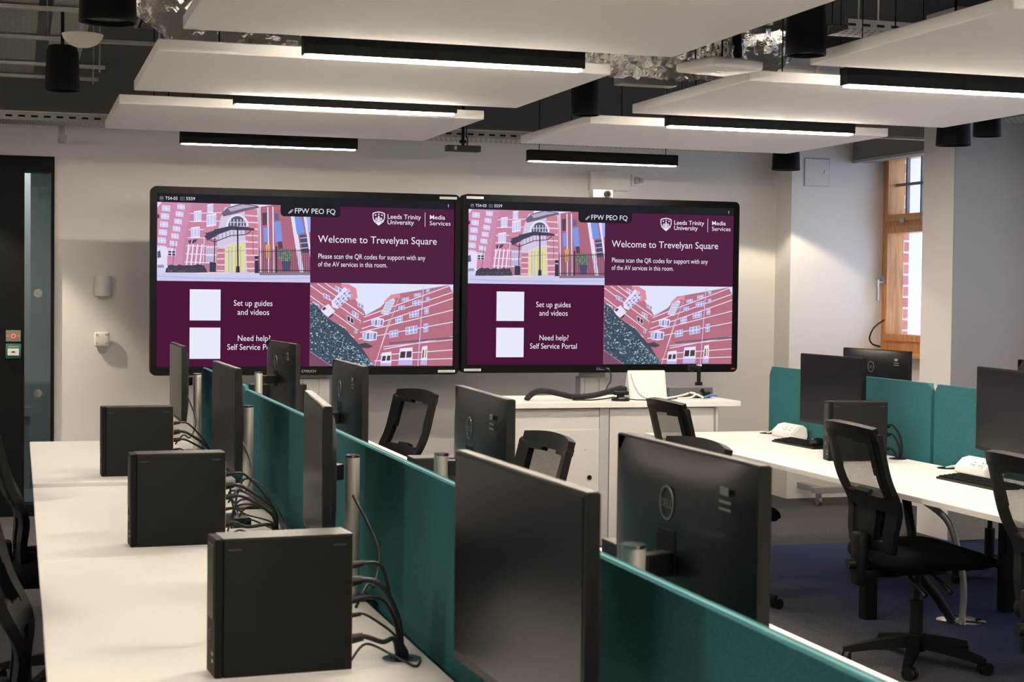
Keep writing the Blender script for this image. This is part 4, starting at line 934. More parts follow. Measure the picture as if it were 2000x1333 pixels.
MB().tube([(0.05, -0.14, 0.006), (0.07, -0.16, 0.012), (0.11, -0.15, 0.02), (0.16, -0.12, 0.014)], 0.007).build('blue_lead', M_BLUE, av, True)
ft = MB()
for x in (-0.12, 0.13):
    for y in (-0.07, 0.08): ft.cyl((x, y, 0), (x, y, 0.006), 0.008, n=10)
ft.build('foot', M_BLACKM, av)
vz = thing('arm_camera', 'small black camera arm standing behind the control unit', 'camera', (4.075, 9.26, LT))
MB().box(-0.018, -0.018, 0, 0.018, 0.018, 0.085, bev=0.002).box(-0.010, -0.010, 0.07, 0.010, 0.010, 0.185, bev=0.002).build('pole', M_BLACK, vz)
MB().box(-0.075, -0.014, 0.160, 0.004, 0.014, 0.188, bev=0.005).cyl((-0.05, 0, 0.150), (-0.05, 0, 0.165), 0.014).build('camera_head', M_BLACK, vz)
MB().box(-0.012, -0.012, 0.185, 0.014, 0.012, 0.196).build('clip', M_WHITE, vz)
dl = thing('hanging_lead', 'black lead dropping from the right wall screen to the lectern desk', 'cable', (3.70, 9.85, LT))
MB().tube([(0.02, 0.30, 0.14), (0.02, 0.05, 0.12), (0.0, -0.02, 0.06), (-0.035, -0.06, 0.03), (-0.09, -0.2, 0.0), (-0.12, -0.5, 0.004)], 0.005).build('lead', M_CABLE, dl, True)
# ------------------------------------------------------------------ desks and dividers
DT = 0.73
def desk(x0, x1, y0, y1, side, label, grp, lift=0.0, near_leg=False, end=False):
    t = thing('bench_desk', label, 'desk', ((x0 + x1) / 2, (y0 + y1) / 2, 0), 0, grp)
    a, b = (x1 - x0) / 2, (y1 - y0) / 2 - 0.0002; z = DT + lift
    MB().box(-a, -b, z - 0.0235, a, b, z, bev=0.0004, seg=1).build('desktop', M_DESK, t)
    e = MB()
    for (p0, p1) in (((-a - 0.0012, -b), (-a, b)), ((a, -b), (a + 0.0012, b))): e.box(p0[0], p0[1] + 0.001, z - 0.0225, p1[0], p1[1] - 0.001, z - 0.0015)
    e.box(-a + 0.001, -b - 0.0007, z - 0.0225, a - 0.001, -b, z - 0.0015); e.box(-a + 0.001, b, z - 0.0225, a - 0.001, b + 0.0007, z - 0.0015)
    e.build('edge_band', M_DESKEDGE, t)
    lx = -a + 0.41 if side < 0 else a - 0.41
    legs = [b - (0.63 if end else 0.06)] + ([-b + 0.06] if near_leg else [])
    for ly in legs: MB().box(lx - 0.032, ly - 0.032, 0, lx + 0.032, ly + 0.032, z - 0.0235, bev=0.003).build('leg', M_BLACKM, t)
    MB().box(lx - 0.025, -b + 0.02, z - 0.075, lx + 0.025, b - 0.02, z - 0.0235).build('beam', M_BLACKM, t)
    return t
LB = 'left bench desks'; RB_ = 'right bench desks'
LY = (1.28, 3.09, 4.89, 6.695, 8.51)
names_l = ('white desk at the bottom left corner, nearest of the left side of the bench', 'white desk on the left side of the bench under the largest black computer', 'white desk on the left side of the bench under the second black computer', 'white desk at the far left of the bench, nearest the black door')
names_r = ('white desk behind the divider at the bottom, only its pale edge showing', 'white desk behind the divider under the nearest monitor back', 'white desk behind the divider under the second monitor back', 'white desk behind the divider nearest the screen wall')
for i in range(4):
    lf = 0.016 if i == 3 else 0.0
    desk(0.06, 0.865, LY[i], LY[i + 1] - 0.001, -1, names_l[i], LB, lf, i == 0)
    desk(0.955, 1.768, LY[i], LY[i + 1] - 0.001, 1, names_r[i], LB, lf, i == 0)
RY = (3.23, 5.03, 6.83, 8.63)
nr1 = ('white desk at the right edge, nearest of the right bench', 'white desk on the right bench with the second white power block', 'white desk on the right bench under the upright black computer')
nr2 = ('far side white desk of the right bench, off the right edge', 'far side white desk of the right bench beside the right edge', 'far side white desk of the right bench behind the teal screen below the oak window')
for i in range(3):
    desk(3.46, 4.215, RY[i], RY[i + 1] - 0.001, -1, nr1[i], RB_, 0, i == 0, i == 2)
    desk(4.285, 5.04, RY[i], RY[i + 1] - 0.001, 1, nr2[i], RB_, 0, i == 0, i == 2)
def divider(x, y0, y1, top, label, r=0.045):
    t = thing('desk_divider', label, 'divider', (x, (y0 + y1) / 2, 0), 0, 'teal felt desk dividers')
    h = top - 0.58
    b = MB(); b.prism(rrect(y1 - y0, h, r, 6, 0, 0.58 + h / 2), 'x', -0.013, 0.013, 0.004); b.build('felt_panel', M_FELT, t, True, 0.5)
    MB().box(-0.004, -(y1 - y0) / 2 + 0.006, 0.62, 0.004, (y1 - y0) / 2 - 0.006, top + 0.0012).build('seam_strip', mat('teal_piping', (0.045, 0.24, 0.27), 0.7), t)
    c = MB()
    for q in (-0.55, 0.55): c.box(-0.04, q - 0.03, 0.66, 0.04, q + 0.03, 0.70)
    c.build('clamp', M_GREYP, t)
divider(0.91, 1.29, 3.085, 1.112, 'nearest teal desk divider, running out at the bottom edge')
divider(0.91, 3.10, 4.885, 1.118, 'teal desk divider behind the largest black computer')
divider(0.91, 4.90, 6.68, 1.120, 'teal desk divider behind the second black computer')
divider(0.91, 6.71, 8.30, 1.132, 'farthest teal desk divider of the left bench')
divider(4.25, 3.25, 5.02, 1.113, 'teal divider of the right bench off the right edge')
divider(4.25, 5.05, 6.815, 1.113, 'teal divider of the right bench behind the screen at the right edge')
divider(4.25, 6.845, 8.60, 1.114, 'teal divider of the right bench below the oak window', 0.055)
# ------------------------------------------------------------------ monitors
MW, MH = 0.611, 0.363
def make_monitor(label):
    t = thing('monitor', label, 'monitor', (0, 0, 0), 0, 'black office monitors')
    MB().prism([(-MW / 2, 0.0), (MW / 2, 0.0), (MW / 2, 0.022), (-MW / 2, 0.022)], 'z', -MH / 2, MH / 2, 0.002).xf(Matrix(((0, 1, 0, 0), (1, 0, 0, 0), (0, 0, 1, 0), (0, 0, 0, 1)))).build('bezel', M_BLACK, t)
    MB().box(-0.0012, -MW / 2 + 0.008, -MH / 2 + 0.016, 0.0, MW / 2 - 0.008, MH / 2 - 0.008).build('display', M_SCREEN, t)
    # gently domed back shell
    b = MB(); nx, nz = 16, 10; g = []
    for i in range(nx + 1):
        row = []
        for j in range(nz + 1):
            u = -1 + 2 * i / nx; v = -1 + 2 * j / nz
            dep = 0.022 + 0.026 * (1 - abs(u) ** 3.2) ** 0.8 * (1 - abs(v) ** 4) ** 0.6
            row.append(b.bm.verts.new((dep, u * (MW / 2 - 0.004), v * (MH / 2 - 0.004))))
        g.append(row)
    for i in range(nx):
        for j in range(nz): b.bm.faces.new((g[i][j], g[i + 1][j], g[i + 1][j + 1], g[i][j + 1]))
    sh = b.build('back_shell', M_MONBACK, t, True, 1.2)
    rg = MB().ring((0, 0, 0), 0.027, 0.0305, 0, 0.0015, 40); rg.xf(Matrix.Translation((0.0482, 0.0, 0.085)) @ Matrix.Rotation(PI / 2, 4, 'Y') ); 
    RY_ = Matrix.Translation((0.0492, 0, 0.077)) @ Matrix(((0, 0, 1, 0), (1, 0, 0, 0), (0, 1, 0, 0), (0, 0, 0, 1)))
    add_text(rg.bm, 'DELL', 0.021, RY_, align='CENTER', fit=0.046)
    rg.build('round_emblem', M_LOGO, sh)
    lb = MB()
    ROT = Matrix(((0, 0, 1, 0), (1, 0, 0, 0), (0, 1, 0, 0), (0, 0, 0, 1)))
    lb.box(0.0415, 0.205, 0.125, 0.0425, 0.235, 0.138)
    for k in range(2): lb.box(0.041, 0.200, 0.112 - k * 0.012, 0.042, 0.243, 0.116 - k * 0.012)
    lb.build('printed_label', M_LABEL, sh)
    MB().box(0.044, -0.04, -0.04, 0.050, 0.04, 0.04, bev=0.002).build('mount_plate', M_BLACKM, t)
    return t
mon0 = None
def monitor(x, y, z, yaw, label):
    global mon0
    if mon0 is None: mon0 = make_monitor(label); mon0.location = (x, y, z); mon0.rotation_euler = (0, 0, yaw); return mon0
    return dup(mon0, (x, y, z), yaw, label)
R_ = math.radians
MONS = [(0.735, 2.375, 1.083, 2, 'huge black monitor in the foreground, its dark screen facing left, nearest of all'),
        (0.715, 4.03, 1.083, -5.5, 'black monitor facing left behind the largest computer, bench and cables mirrored in it'),
        (0.708, 5.83, 1.083, 0.8, 'black monitor facing left behind the second computer'),
        (0.735, 7.95, 1.083, 0.2, 'black monitor facing left nearest the left wall screen, its screen looking beige'),
        (1.135, 2.60, 1.088, 180.5, 'large monitor back with a round emblem just right of centre, nearest of the backs'),
        (1.195, 4.10, 1.090, 177, 'monitor back with a round emblem in front of the white lectern desk'),
        (1.175, 5.80, 1.090, 179, 'monitor back below the left wall screen, third from the front'),
        (1.285, 8.05, 1.090, 184.5, 'monitor back nearest the left wall screen, overlapping its purple slide'),
        (4.0, 7.42, 1.046, 2.5, 'dark monitor on the right bench left of the oak window, screen facing the room'),
        (3.98, 5.83, 1.052, -8, 'dark monitor cut by the right edge, screen facing the room'),
        (4.61, 8.0, 1.056, 186, 'monitor back with a round emblem below the oak window'),
        (4.66, 6.42, 1.056, 180, 'monitor back just peeping in at the right edge beyond the divider')]
MON_OBS = [monitor(x, y, z, R_(a), lb) for (x, y, z, a, lb) in MONS]
POSTS = [(0.845, 2.42), (0.836, 4.12), (0.812, 5.93), (0.832, 7.88), (1.012, 2.565), (1.075, 4.12), (1.06, 5.80), (1.145, 8.0), (4.12, 7.42), (4.10, 5.84), (4.49, 8.0), (4.54, 6.42)]
POST_PARTS = None
def add_post(mon, x, y, lift):
    """clamp post behind a monitor with the short arm that carries it"""
    global POST_PARTS
    inv = (Matrix.Translation(mon.location) @ Matrix.Rotation(mon.rotation_euler.z, 4, 'Z')).inverted()
    loc = inv @ Vector((x, y, DT + lift))
    if POST_PARTS is None:
        p = MB().prism(rrect(0.036, 0.050, 0.017, 6), 'z', 0.006, 0.372).build('support_post', M_CHROME, mon, True, 0.7)
        c = MB().prism(rrect(0.037, 0.051, 0.0175, 6), 'z', 0.372, 0.378, 0.002).build('post_cap', M_SILVER, p, True, 0.7)
        q = MB().box(-0.05, -0.05, 0, 0.05, 0.05, 0.006, bev=0.002).build('clamp_plate', M_BLACK, p)
        POST_PARTS = (p, c, q)
    else:
        p = POST_PARTS[0].copy(); COL.objects.link(p); p.parent = mon
        for o in POST_PARTS[1:]:
            k = o.copy(); COL.objects.link(k); k.parent = p
    p.location = loc; p['label'] = 'brushed aluminium post'
    h = 0.339 - 0.0 + DT + lift - mon.location.z
    MB().box(0.050, -0.018, h - 0.021, loc.x - 0.012, 0.018, h + 0.021, bev=0.003).xf(Matrix.Rotation(math.atan2(loc.y, loc.x), 4, 'Z')).build('mount_arm', M_BLACK, mon)
for mo, (px_, py_) in zip(MON_OBS, POSTS): add_post(mo, px_, py_, 0.016 if py_ > 6.7 and px_ < 2 else 0.0)
# ------------------------------------------------------------------ computers
def make_pc(label):
    """small desktop case on edge: front at -X, length 0.293, thickness 0.093, height 0.292"""
    t = thing('desktop_computer', label, 'computer', (0, 0, DT), 0, 'black desktop computers')
    L_, T_, Hh = 0.293, 0.093, 0.290
    MB().box(-L_ / 2 + 0.018, -T_ / 2, 0.0, L_ / 2, T_ / 2, Hh, bev=0.002, seg=1).build('case', M_PC, t)
    f = MB().box(-L_ / 2, -T_ / 2, 0.0, -L_ / 2 + 0.0175, T_ / 2, Hh, bev=0.003); fr = f.build('front_panel', M_PCFRONT, t)
    MB().box(-L_ / 2 - 0.001, -0.035, 0.12, -L_ / 2 + 0.001, 0.038, 0.275, bev=0.002, seg=1).build('drive_cover', M_BLACK, fr)
    rg = MB().ring((0, 0, 0), 0.0085, 0.010, 0, 0.0015, 28); rg.xf(Matrix.Translation((-L_ / 2 - 0.001, 0.0, 0.085)) @ Matrix.Rotation(-PI / 2, 4, 'Y'))
    FR = Matrix.Translation((-L_ / 2 - 0.0015, 0.0, 0.0825)) @ Matrix(((0, 0, -1, 0), (-1, 0, 0, 0), (0, 1, 0, 0), (0, 0, 0, 1)))
    add_text(rg.bm, 'DELL', 0.007, FR, align='CENTER'); rg.build('round_emblem', M_LOGO, fr)
    pb = MB().box(-L_ / 2 - 0.001, -0.03, 0.03, -L_ / 2, -0.015, 0.036).box(-L_ / 2 - 0.001, -0.03, 0.045, -L_ / 2, -0.015, 0.051); pb.build('port', M_GREYP, fr)
    sl_ = MB()
    for (x, z) in ((-0.105, 0.268), (0.118, 0.270)): sl_.box(x - 0.014, -T_ / 2 - 0.0006, z - 0.003, x + 0.014, -T_ / 2, z)
    sl_.build('side_label', mat('dark_label', (0.035, 0.035, 0.035), 0.5), t)
    MB().box(-L_ / 2 + 0.0175, -T_ / 2 - 0.001, Hh - 0.004, L_ / 2, T_ / 2 + 0.001, Hh + 0.001, bev=0.001, seg=1).build('top_cover', mat('top_cover_grey', (0.010, 0.0095, 0.010), 0.42), t)
    MB().box(L_ / 2, -0.035, 0.03, L_ / 2 + 0.003, 0.035, 0.26).build('rear_plate', M_GREYP, t)
    return t
pc0 = None
PCS = [(0.533, 3.388, 3.5, 'largest black desktop computer, nearest on the left side of the bench'), (0.480, 5.143, 2.0, 'second black desktop computer from the front on the left bench'), (0.480, 6.935, 1.5, 'farthest black desktop computer on the left bench'),
       (1.325, 3.125, 180, 'black desktop computer behind the divider, half hidden by the nearest monitor back'), (1.315, 4.86, 180, 'black desktop computer behind the divider under the second monitor back'), (1.31, 8.45, 180, 'black desktop computer behind the farthest monitor back'),
       (3.926, 7.02, -12, 'upright black desktop computer on the right bench behind the swivel chair')]
for (x, y, a, lb) in PCS:
    z = DT + (0.016 if y > 6.7 and x < 2 else 0)
    if pc0 is None: pc0 = make_pc(lb); pc0.location = (x, y, z); pc0.rotation_euler = (0, 0, R_(a))
    else: dup(pc0, (x, y, z), R_(a), lb)
# ------------------------------------------------------------------ desk ports and cables
def grommet(x, y, label, bright=True, lift=0.0):
    t = thing('cable_port', label, 'cable port', (x, y, DT + lift), 0, 'round desk cable ports')
    MB().ring((0, 0, 0), 0.026, 0.043, 0, 0.004, 36).build('rim', M_SILVER if bright else M_BLACK, t, True, 0.5)
    MB().cyl((0, 0, 0.0002), (0, 0, 0.001), 0.027, n=28).build('opening', M_BLACKM, t)
grommet(0.805, 3.41, 'chrome cable port beside the huge foreground monitor')
grommet(0.80, 5.16, 'chrome cable port behind the second black computer')
grommet(0.80, 6.98, 'chrome cable port behind the farthest black computer on the left bench', True, 0.016)
grommet(4.165, 8.47, 'black cable port at the far end of the right bench', False)
grommet(4.17, 7.03, 'black cable port behind the upright computer on the right bench', False)
grommet(4.175, 6.60, 'black cable port left of the second white power block', False)
def cable(name, label, pts, r, grp, m_=M_CABLE, plug=None):
    o = thing(name, label, 'cable', pts[0], 0, grp)
    p0 = Vector(pts[0]); MB().tube([Vector(p) - p0 for p in pts], r, n=8).build('lead', m_, o, True, 1.2)
    if plug:
        d = (Vector(pts[1]) - p0).normalized()
        MB().cyl(-d * 0.002, d * plug, r * 2.1, r * 1.6, n=12).build('plug', M_BLACK, o, True)
    return o
def bundle(px, py, gx, gy, who, lift=0.0):
    """leads from the back of a computer down into a desk port; heights above the desk"""
    D_ = DT + lift
    specs = [(0.055, 0.0, 0.0055, 'lowest black power lead'), (0.145, -0.02, 0.0045, 'grey-sleeved video lead'), (0.175, 0.02, 0.006, 'thick black video lead'), (0.215, 0.0, 0.004, 'highest thin black lead'), (0.10, 0.025, 0.0028, 'thinnest drooping black lead')]
    for i, (z, dy, r, nm) in enumerate(specs):
        up = 0.03 if i not in (0, 4) else 0.0
        pts = [(px + 0.004, py + dy, D_ + z), (px + 0.035, py + dy, D_ + z + 0.004), (px + 0.075, py + dy * .6 + 0.004 * i, D_ + z - 0.01 - 0.01 * (i == 4)), (gx - 0.022 + 0.006 * (i % 3), gy + 0.006 * (i - 2), D_ + max(0.05, z * .55)), (gx - 0.012 + 0.006 * i, gy + 0.004 * (i - 2), D_ + 0.02), (gx - 0.010 + 0.006 * i, gy, D_ + 0.001)]
        cable('computer_lead', nm + ' ' + who, pts, r, 'leads behind the desk computers', plug=0.028)
    L2 = [(px + 0.01, py - 0.03, D_ + 0.13), (px + 0.05, py + 0.05, D_ + 0.16), (px + 0.09, py + 0.16, D_ + 0.14), (px + 0.13, py + 0.30, D_ + 0.2), (px + 0.11, py + 0.5, D_ + 0.30)]
    cable('monitor_lead', 'black lead looping up to the monitor ' + who, L2, 0.0035, 'leads behind the desk computers')
    L3 = [(px + 0.01, py + 0.02, D_ + 0.004), (px + 0.06, py + 0.10, D_ + 0.02), (px + 0.10, py + 0.02, D_ + 0.012), (px + 0.13, py - 0.07, D_ + 0.005), (px + 0.155, py - 0.02, D_ + 0.004)]
    cable('network_lead', 'loose black lead lying on the desktop ' + who, L3, 0.003, 'leads behind the desk computers')
bundle(0.683, 3.395, 0.805, 3.41, 'behind the largest computer')
bundle(0.630, 5.15, 0.80, 5.16, 'behind the second computer')
bundle(0.630, 6.945, 0.80, 6.98, 'behind the farthest left computer', 0.016)
for i, (a, b, c) in enumerate(((5.30, 0.70, 0.10), (5.36, 0.72, 0.16), (5.42, 0.74, 0.06), (5.5, 0.7, 0.12), (5.56, 0.73, 0.05), (5.62, 0.71, 0.09))):
    cable('tangled_lead', 'black lead in the tangle on the desk behind the second computer', [(0.66 + 0.02 * i, a, DT + 0.01), (b, a + 0.05, DT + c), (b + 0.06, a - 0.02, DT + c * .8 + 0.02), (0.84, a - 0.16, DT + 0.03), (0.80 + 0.01 * i, a - 0.26, DT + 0.006)], 0.0035, 'tangle of leads on the left bench')
adp = thing('power_adapter', 'black power adapter block on the desk behind the second computer', 'power adapter', (0.715, 5.50, DT), R_(10))
MB().box(-0.032, -0.07, 0, 0.032, 0.07, 0.034, bev=0.006).build('block', M_BLACK, adp, True)
MB().tube([(0.0, -0.07, 0.015), (0.02, -0.10, 0.03), (0.06, -0.12, 0.012), (0.08, -0.2, 0.005)], 0.003).build('lead', M_CABLE, adp, True)
bundle2 = [((4.115, 7.055, DT + 0.16), (4.15, 7.05, DT + 0.165), (4.18, 7.03, DT + 0.11), (4.185, 7.02, DT + 0.03), (4.17, 7.03, DT + 0.002)), ((4.115, 7.05, DT + 0.12), (4.15, 7.05, DT + 0.118), (4.175, 7.035, DT + 0.07), (4.18, 7.03, DT + 0.002)), ((4.115, 7.06, DT + 0.05), (4.14, 7.05, DT + 0.052), (4.16, 7.04, DT + 0.03), (4.165, 7.03, DT + 0.002))]
for nm, pp in zip(('highest', 'middle', 'lowest'), bundle2): cable('computer_lead', nm + ' black lead looping behind the upright computer on the right bench', pp, 0.006, 'leads behind the upright computer', plug=0.02)
# keyboards, mouse, power blocks on the right bench
def keyboard(x, y, rz, label):
    t = thing('keyboard', label, 'keyboard', (x, y, DT), rz, 'black keyboards on the right bench')
    MB().prism([(-0.065, 0.0), (0.065, 0.0), (0.065, 0.022), (-0.065, 0.010)], 'y', -0.22, 0.22, 0.002).build('base', M_BLACK, t)
    k = MB()
    for i in range(5):
        for j in range(19): k.box(-0.056 + i * 0.0225, -0.212 + j * 0.0224, 0.0105 + i * 0.0021, -0.038 + i * 0.0225, -0.194 + j * 0.0224, 0.017 + i * 0.0021)
    k.build('keys', M_BLACKM, t)['kind'] = 'stuff'
keyboard(4.03, 7.77, 0.05, 'black keyboard under the monitor left of the oak window'); keyboard(3.96, 6.02, 0.0, 'black keyboard at the right edge beside the second white power block')
ms = thing('mouse', 'black mouse resting on the keyboard at the far end of the right bench', 'mouse', (4.03, 7.60, DT + 0.021), 0.3)
MB().lathe([(0.030, 0.0), (0.033, 0.008), (0.028, 0.024), (0.014, 0.034), (0.001, 0.036)], n=28).xf(Matrix.Diagonal((1.6, 1.0, 1.0, 1))).build('shell', M_BLACK, ms, True)
MB().box(-0.04, -0.002, 0.025, -0.02, 0.002, 0.034).build('wheel', M_GREYP, ms)
def power_block(x, y, rz, gx, gy, label):
    t = thing('power_block', label, 'power socket', (x, y, DT), rz, 'white desk power blocks')
    MB().prism([(-0.045, 0.0), (0.045, 0.0), (0.052, 0.02), (0.045, 0.062), (0.025, 0.078), (-0.012, 0.070), (-0.05, 0.035), (-0.052, 0.012)], 'y', -0.125, 0.125, 0.008).build('housing', M_WHITE, t, True, 0.6)
    s = MB(); A_ = Matrix.Translation((-0.032, 0, 0.054)) @ Matrix.Rotation(-0.75, 4, 'Y')
    for q in (-0.07, -0.01): s.box(-0.018, q - 0.02, 0, 0.018, q + 0.02, 0.0015, mtx=A_)
    st = s.build('socket_face', mat('socket_white', (0.70, 0.69, 0.68), 0.35), t)
    h = MB()
    for q in (-0.07, -0.01):
        for (dx, dy) in ((0.009, 0), (-0.007, -0.009), (-0.007, 0.009)): h.box(dx - 0.003, q + dy - 0.003, 0.0012, dx + 0.003, q + dy + 0.003, 0.0022, mtx=A_)
    h.build('socket_hole', M_BLACKM, st)
    l = Matrix.Rotation(-rz, 3, 'Z') @ Vector((gx - x, gy - y, 0))
    MB().tube([(-0.02, 0.122, 0.02), (-0.02, 0.15, 0.022), (l.x * 0.7, (0.15 + l.y) / 2, 0.018), (l.x, l.y, 0.003)], 0.006).build('lead', M_WHITE, t, True)
power_block(4.165, 8.19, 0.0, 4.165, 8.47, 'white power block at the far end of the right bench')
power_block(4.16, 6.31, 0.0, 4.175, 6.60, 'white power block on the right bench near the right edge')
cs = thing('cable_spine', 'chrome round floor plate with flexible cable tubes rising under the right bench', 'cable riser', (4.27, 6.60, 0))
MB().lathe([(0.115, 0), (0.115, 0.006), (0.10, 0.010), (0.002, 0.011)], n=40).build('floor_plate', M_SILVER, cs, True, 0.5)
MB().tube([(0.02, 0.02, 0.01), (0.025, 0.03, 0.2), (-0.02, 0.08, 0.45), (-0.10, 0.2, 0.56), (-0.14, 0.3, 0.64)], 0.016, n=14).build('tube', M_STEEL, cs, True)
MB().tube([(-0.06, -0.02, 0.01), (-0.12, 0.02, 0.12), (-0.2, 0.05, 0.24), (-0.22, 0.1, 0.45), (-0.2, 0.2, 0.64)], 0.022, n=14).build('tube', M_BLACK, cs, True)
tr = thing('mobile_stand_base', 'low dark wheeled stand base by the foot of the corner pier', 'stand', (5.78, 10.55, 0))
MB().box(-0.22, -0.03, 0.085, 0.40, 0.03, 0.13, bev=0.004).box(-0.18, 0.03, 0.085, -0.12, 0.33, 0.13, bev=0.004).build('base_bar', M_GREYP, tr)
for x in (-0.17, 0.33):
    k = MB().cyl((x - 0.012, 0, 0.032), (x + 0.012, 0, 0.032), 0.032, n=24); k.box(x - 0.018, -0.012, 0.03, x + 0.018, 0.014, 0.085).build('castor', M_STEEL, tr, True, 0.6)
# ------------------------------------------------------------------ swivel chairs
def grid_shell(keep, f, nu, nv, th, uv=False):
    """sheet f(u,v) over kept cells, given thickness"""
    b = bmesh.new(); V = {}
    def vv(i, j):
        if (i, j) not in V: V[(i, j)] = b.verts.new(f(i / nu, j / nv))
        return V[(i, j)]
    lay = b.loops.layers.uv.new('UVMap')
    for i in range(nu):
        for j in range(nv):
            if keep((i + .5) / nu, (j + .5) / nv):
                fc = b.faces.new((vv(i, j), vv(i + 1, j), vv(i + 1, j + 1), vv(i, j + 1)))
                for l, (p, q) in zip(fc.loops, ((i, j), (i + 1, j), (i + 1, j + 1), (i, j + 1))): l[lay].uv = (p / nu, q / nv)
    if th > 0:
        bmesh.ops.recalc_face_normals(b, faces=b.faces[:]); bmesh.ops.solidify(b, geom=b.faces[:], thickness=th)
    k = MB(); k.bm.free(); k.bm = b; return k
def make_chair(label):
    """faces +X, castors on z = 0"""
    t = thing('swivel_chair', label, 'chair', (0, 0, 0), 0, 'black mesh backed swivel chairs')
    for k in range(5):
        a = 2 * PI * k / 5 + 0.35; c_, s_ = math.cos(a), math.sin(a)
        lg = MB(); n = 7; secs = []
        for i in range(n):
            q = i / (n - 1); r = 0.03 + q * 0.27; wd = 0.030 - 0.012 * q; zt = 0.125 - 0.045 * q - 0.012 * q * q; zb = zt - 0.05 + 0.025 * q
            secs.append([lg.bm.verts.new((r * c_ - e * wd * s_, r * s_ + e * wd * c_, z)) for (e, z) in ((-1, zb), (1, zb), (0.8, zt), (-0.8, zt))])
        for A, B in zip(secs, secs[1:]):
            for j in range(4): lg.bm.faces.new((A[j], A[(j + 1) % 4], B[(j + 1) % 4], B[j]))
        lg.bm.faces.new(secs[0][::-1]); lg.bm.faces.new(secs[-1])
        L_ = lg.build('base_leg', M_CHAIR, t, True, 0.7)
        cs_ = MB(); px, py = 0.29 * c_, 0.29 * s_; ca, sa = math.cos(a + 1.1), math.sin(a + 1.1)
        for e in (-1, 1): cs_.cyl((px + sa * 0.004 * e + ca * 0.015, py - ca * 0.004 * e + sa * 0.015, 0.026), (px + sa * 0.022 * e + ca * 0.015, py - ca * 0.022 * e + sa * 0.015, 0.026), 0.026, n=20)
        cs_.cyl((px, py, 0.03), (px, py, 0.07), 0.010, n=10)
        cs_.build('castor', M_BLACK, L_, True, 0.7)
    MB().cyl((0, 0, 0.06), (0, 0, 0.13), 0.042, n=24).cyl((0, 0, 0.13), (0, 0, 0.27), 0.028, n=20).cyl((0, 0, 0.27), (0, 0, 0.40), 0.014, n=16).build('gas_column', M_BLACK, t, True, 0.6)
    MB().box(-0.13, -0.075, 0.385, 0.10, 0.075, 0.425, bev=0.008).build('mechanism', M_BLACK, t)
    MB().tube([(0.0, -0.07, 0.40), (0.0, -0.15, 0.395), (0.02, -0.21, 0.36), (0.03, -0.235, 0.34)], [0.007, 0.007, 0.011, 0.013], n=10).tube([(-0.08, -0.07, 0.40), (-0.10, -0.16, 0.38), (-0.08, -0.23, 0.33)], [0.006, 0.007, 0.012], n=10).build('lever', M_BLACK, t, True)
    # cushion
    cu = MB(); n = 40; rings = []
    for (sc, z) in ((0.80, 0.425), (0.93, 0.430), (0.99, 0.448), (1.0, 0.468), (0.98, 0.488), (0.90, 0.503), (0.6, 0.508), (0.2, 0.506)):
        R = []
        for k in range(n):
            a = 2 * PI * k / n; c_, s_ = math.cos(a), math.sin(a); q = 0.42
            x = 0.245 * sc * math.copysign(abs(c_) ** q, c_); y = 0.245 * sc * math.copysign(abs(s_) ** q, s_)
            R.append(cu.bm.verts.new((x + 0.0, y, z - 0.030 * max(0, (x - 0.10) / 0.145) ** 2 * (1 if z > 0.45 else 0.3))))
        rings.append(R)
    for A, B in zip(rings, rings[1:]):
        for k in range(n): cu.bm.faces.new((A[k], A[(k + 1) % n], B[(k + 1) % n], B[k]))
    cu.bm.faces.new(rings[0][::-1]); cu.bm.faces.new(rings[-1])
    cu.build('seat', M_SEAT, t, True, 1.2)
    # reclined back: u across (y), v up
    def bk(u, v):
        s = 2 * u - 1; z = 0.50 + 0.515 * v
        wd = 0.200 + 0.045 * min(1, v / 0.45) - 0.004 * max(0, v - .45)
        x = -0.235 - 0.125 * v ** 1.25 + 0.038 * (s * s) * (0.5 + 0.5 * v) + 0.03 * math.exp(-((v - .33) / .16) ** 2)
        return (x, s * wd, z - 0.012 * (s * s) * (v > .9))
    def corner(u, v):
        s = abs(2 * u - 1); return not (v > 0.95 and s > 0.93)
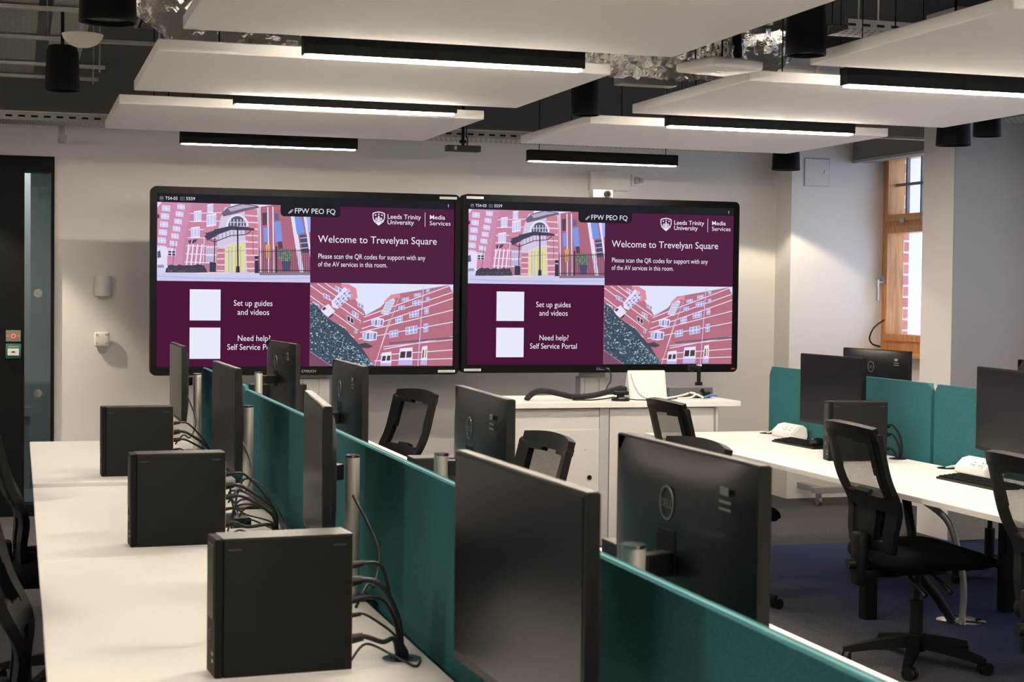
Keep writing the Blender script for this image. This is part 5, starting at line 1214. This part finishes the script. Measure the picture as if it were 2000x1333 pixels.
    fr = grid_shell(lambda u, v: (abs(2 * u - 1) > (0.74 - 0.14 * max(0, v - .5)) or v > 0.89 - 0.03 * (abs(2 * u - 1) > .3) or 0.36 < v < 0.405 + 0.05 * (1 - abs(2 * u - 1)) or (v < 0.36 and not (0.36 < abs(2 * u - 1) < 0.66 and 0.07 < v < 0.31))) and corner(u, v), bk, 40, 44, 0.026)
    fr.build('back_frame', M_CHAIR, t, True, 0.9)
    def bk2(u, v):
        p = bk(0.07 + 0.86 * u, 0.40 + 0.54 * v); return (p[0] - 0.004, p[1], p[2])
    grid_shell(lambda u, v: True, bk2, 20, 20, 0).build('back_mesh', M_MESH, t, True)
    MB().box(-0.285, -0.045, 0.34, -0.240, 0.045, 0.56, bev=0.012).box(-0.26, -0.045, 0.375, -0.10, 0.045, 0.41, bev=0.006).build('back_bracket', M_CHAIR, t, True, 0.6)
    MB().cyl((-0.315, 0, 0.43), (-0.28, 0, 0.43), 0.022, n=16).build('adjuster_knob', M_BLACK, t, True, 0.6)
    return t
ch0 = None
CH = [(3.59, 5.88, -4, 'black swivel chair in full view on the right, its castors on the carpet'),
      (3.36, 7.32, 0, 'black swivel chair at the far end of the right bench, before the lectern desk'),
      (3.50, 4.56, -6, 'black swivel chair cut by the right edge, before the right bench'),
      (1.835, 4.90, 181, 'black swivel chair mostly hidden, only its top rail showing over the nearest monitor back'),
      (1.69, 8.10, 192, 'black swivel chair behind the left bench, leaning against the pale wall below the left screen'),
      (1.555, 5.58, 183, 'black swivel chair behind the left bench, in front of the white lectern doors'),
      (5.10, 7.62, 180, 'black swivel chair under the far side of the right bench'),
      (0.22, 6.45, 2, 'black swivel chair at the left edge, farthest of the three, nearest the black door'),
      (0.22, 4.15, -2, 'black swivel chair at the left edge, middle of the three'),
      (0.21, 2.25, 0, 'black swivel chair at the bottom left corner, nearest of the three')]
for (x, y, a, lb) in CH:
    if ch0 is None: ch0 = make_chair(lb); ch0.location = (x, y, 0); ch0.rotation_euler = (0, 0, R_(a))
    else:
        o = dup(ch0, (x, y, 0), R_(a), lb)
        if x == 1.835: o.scale = (1.035, 1.035, 1.035)
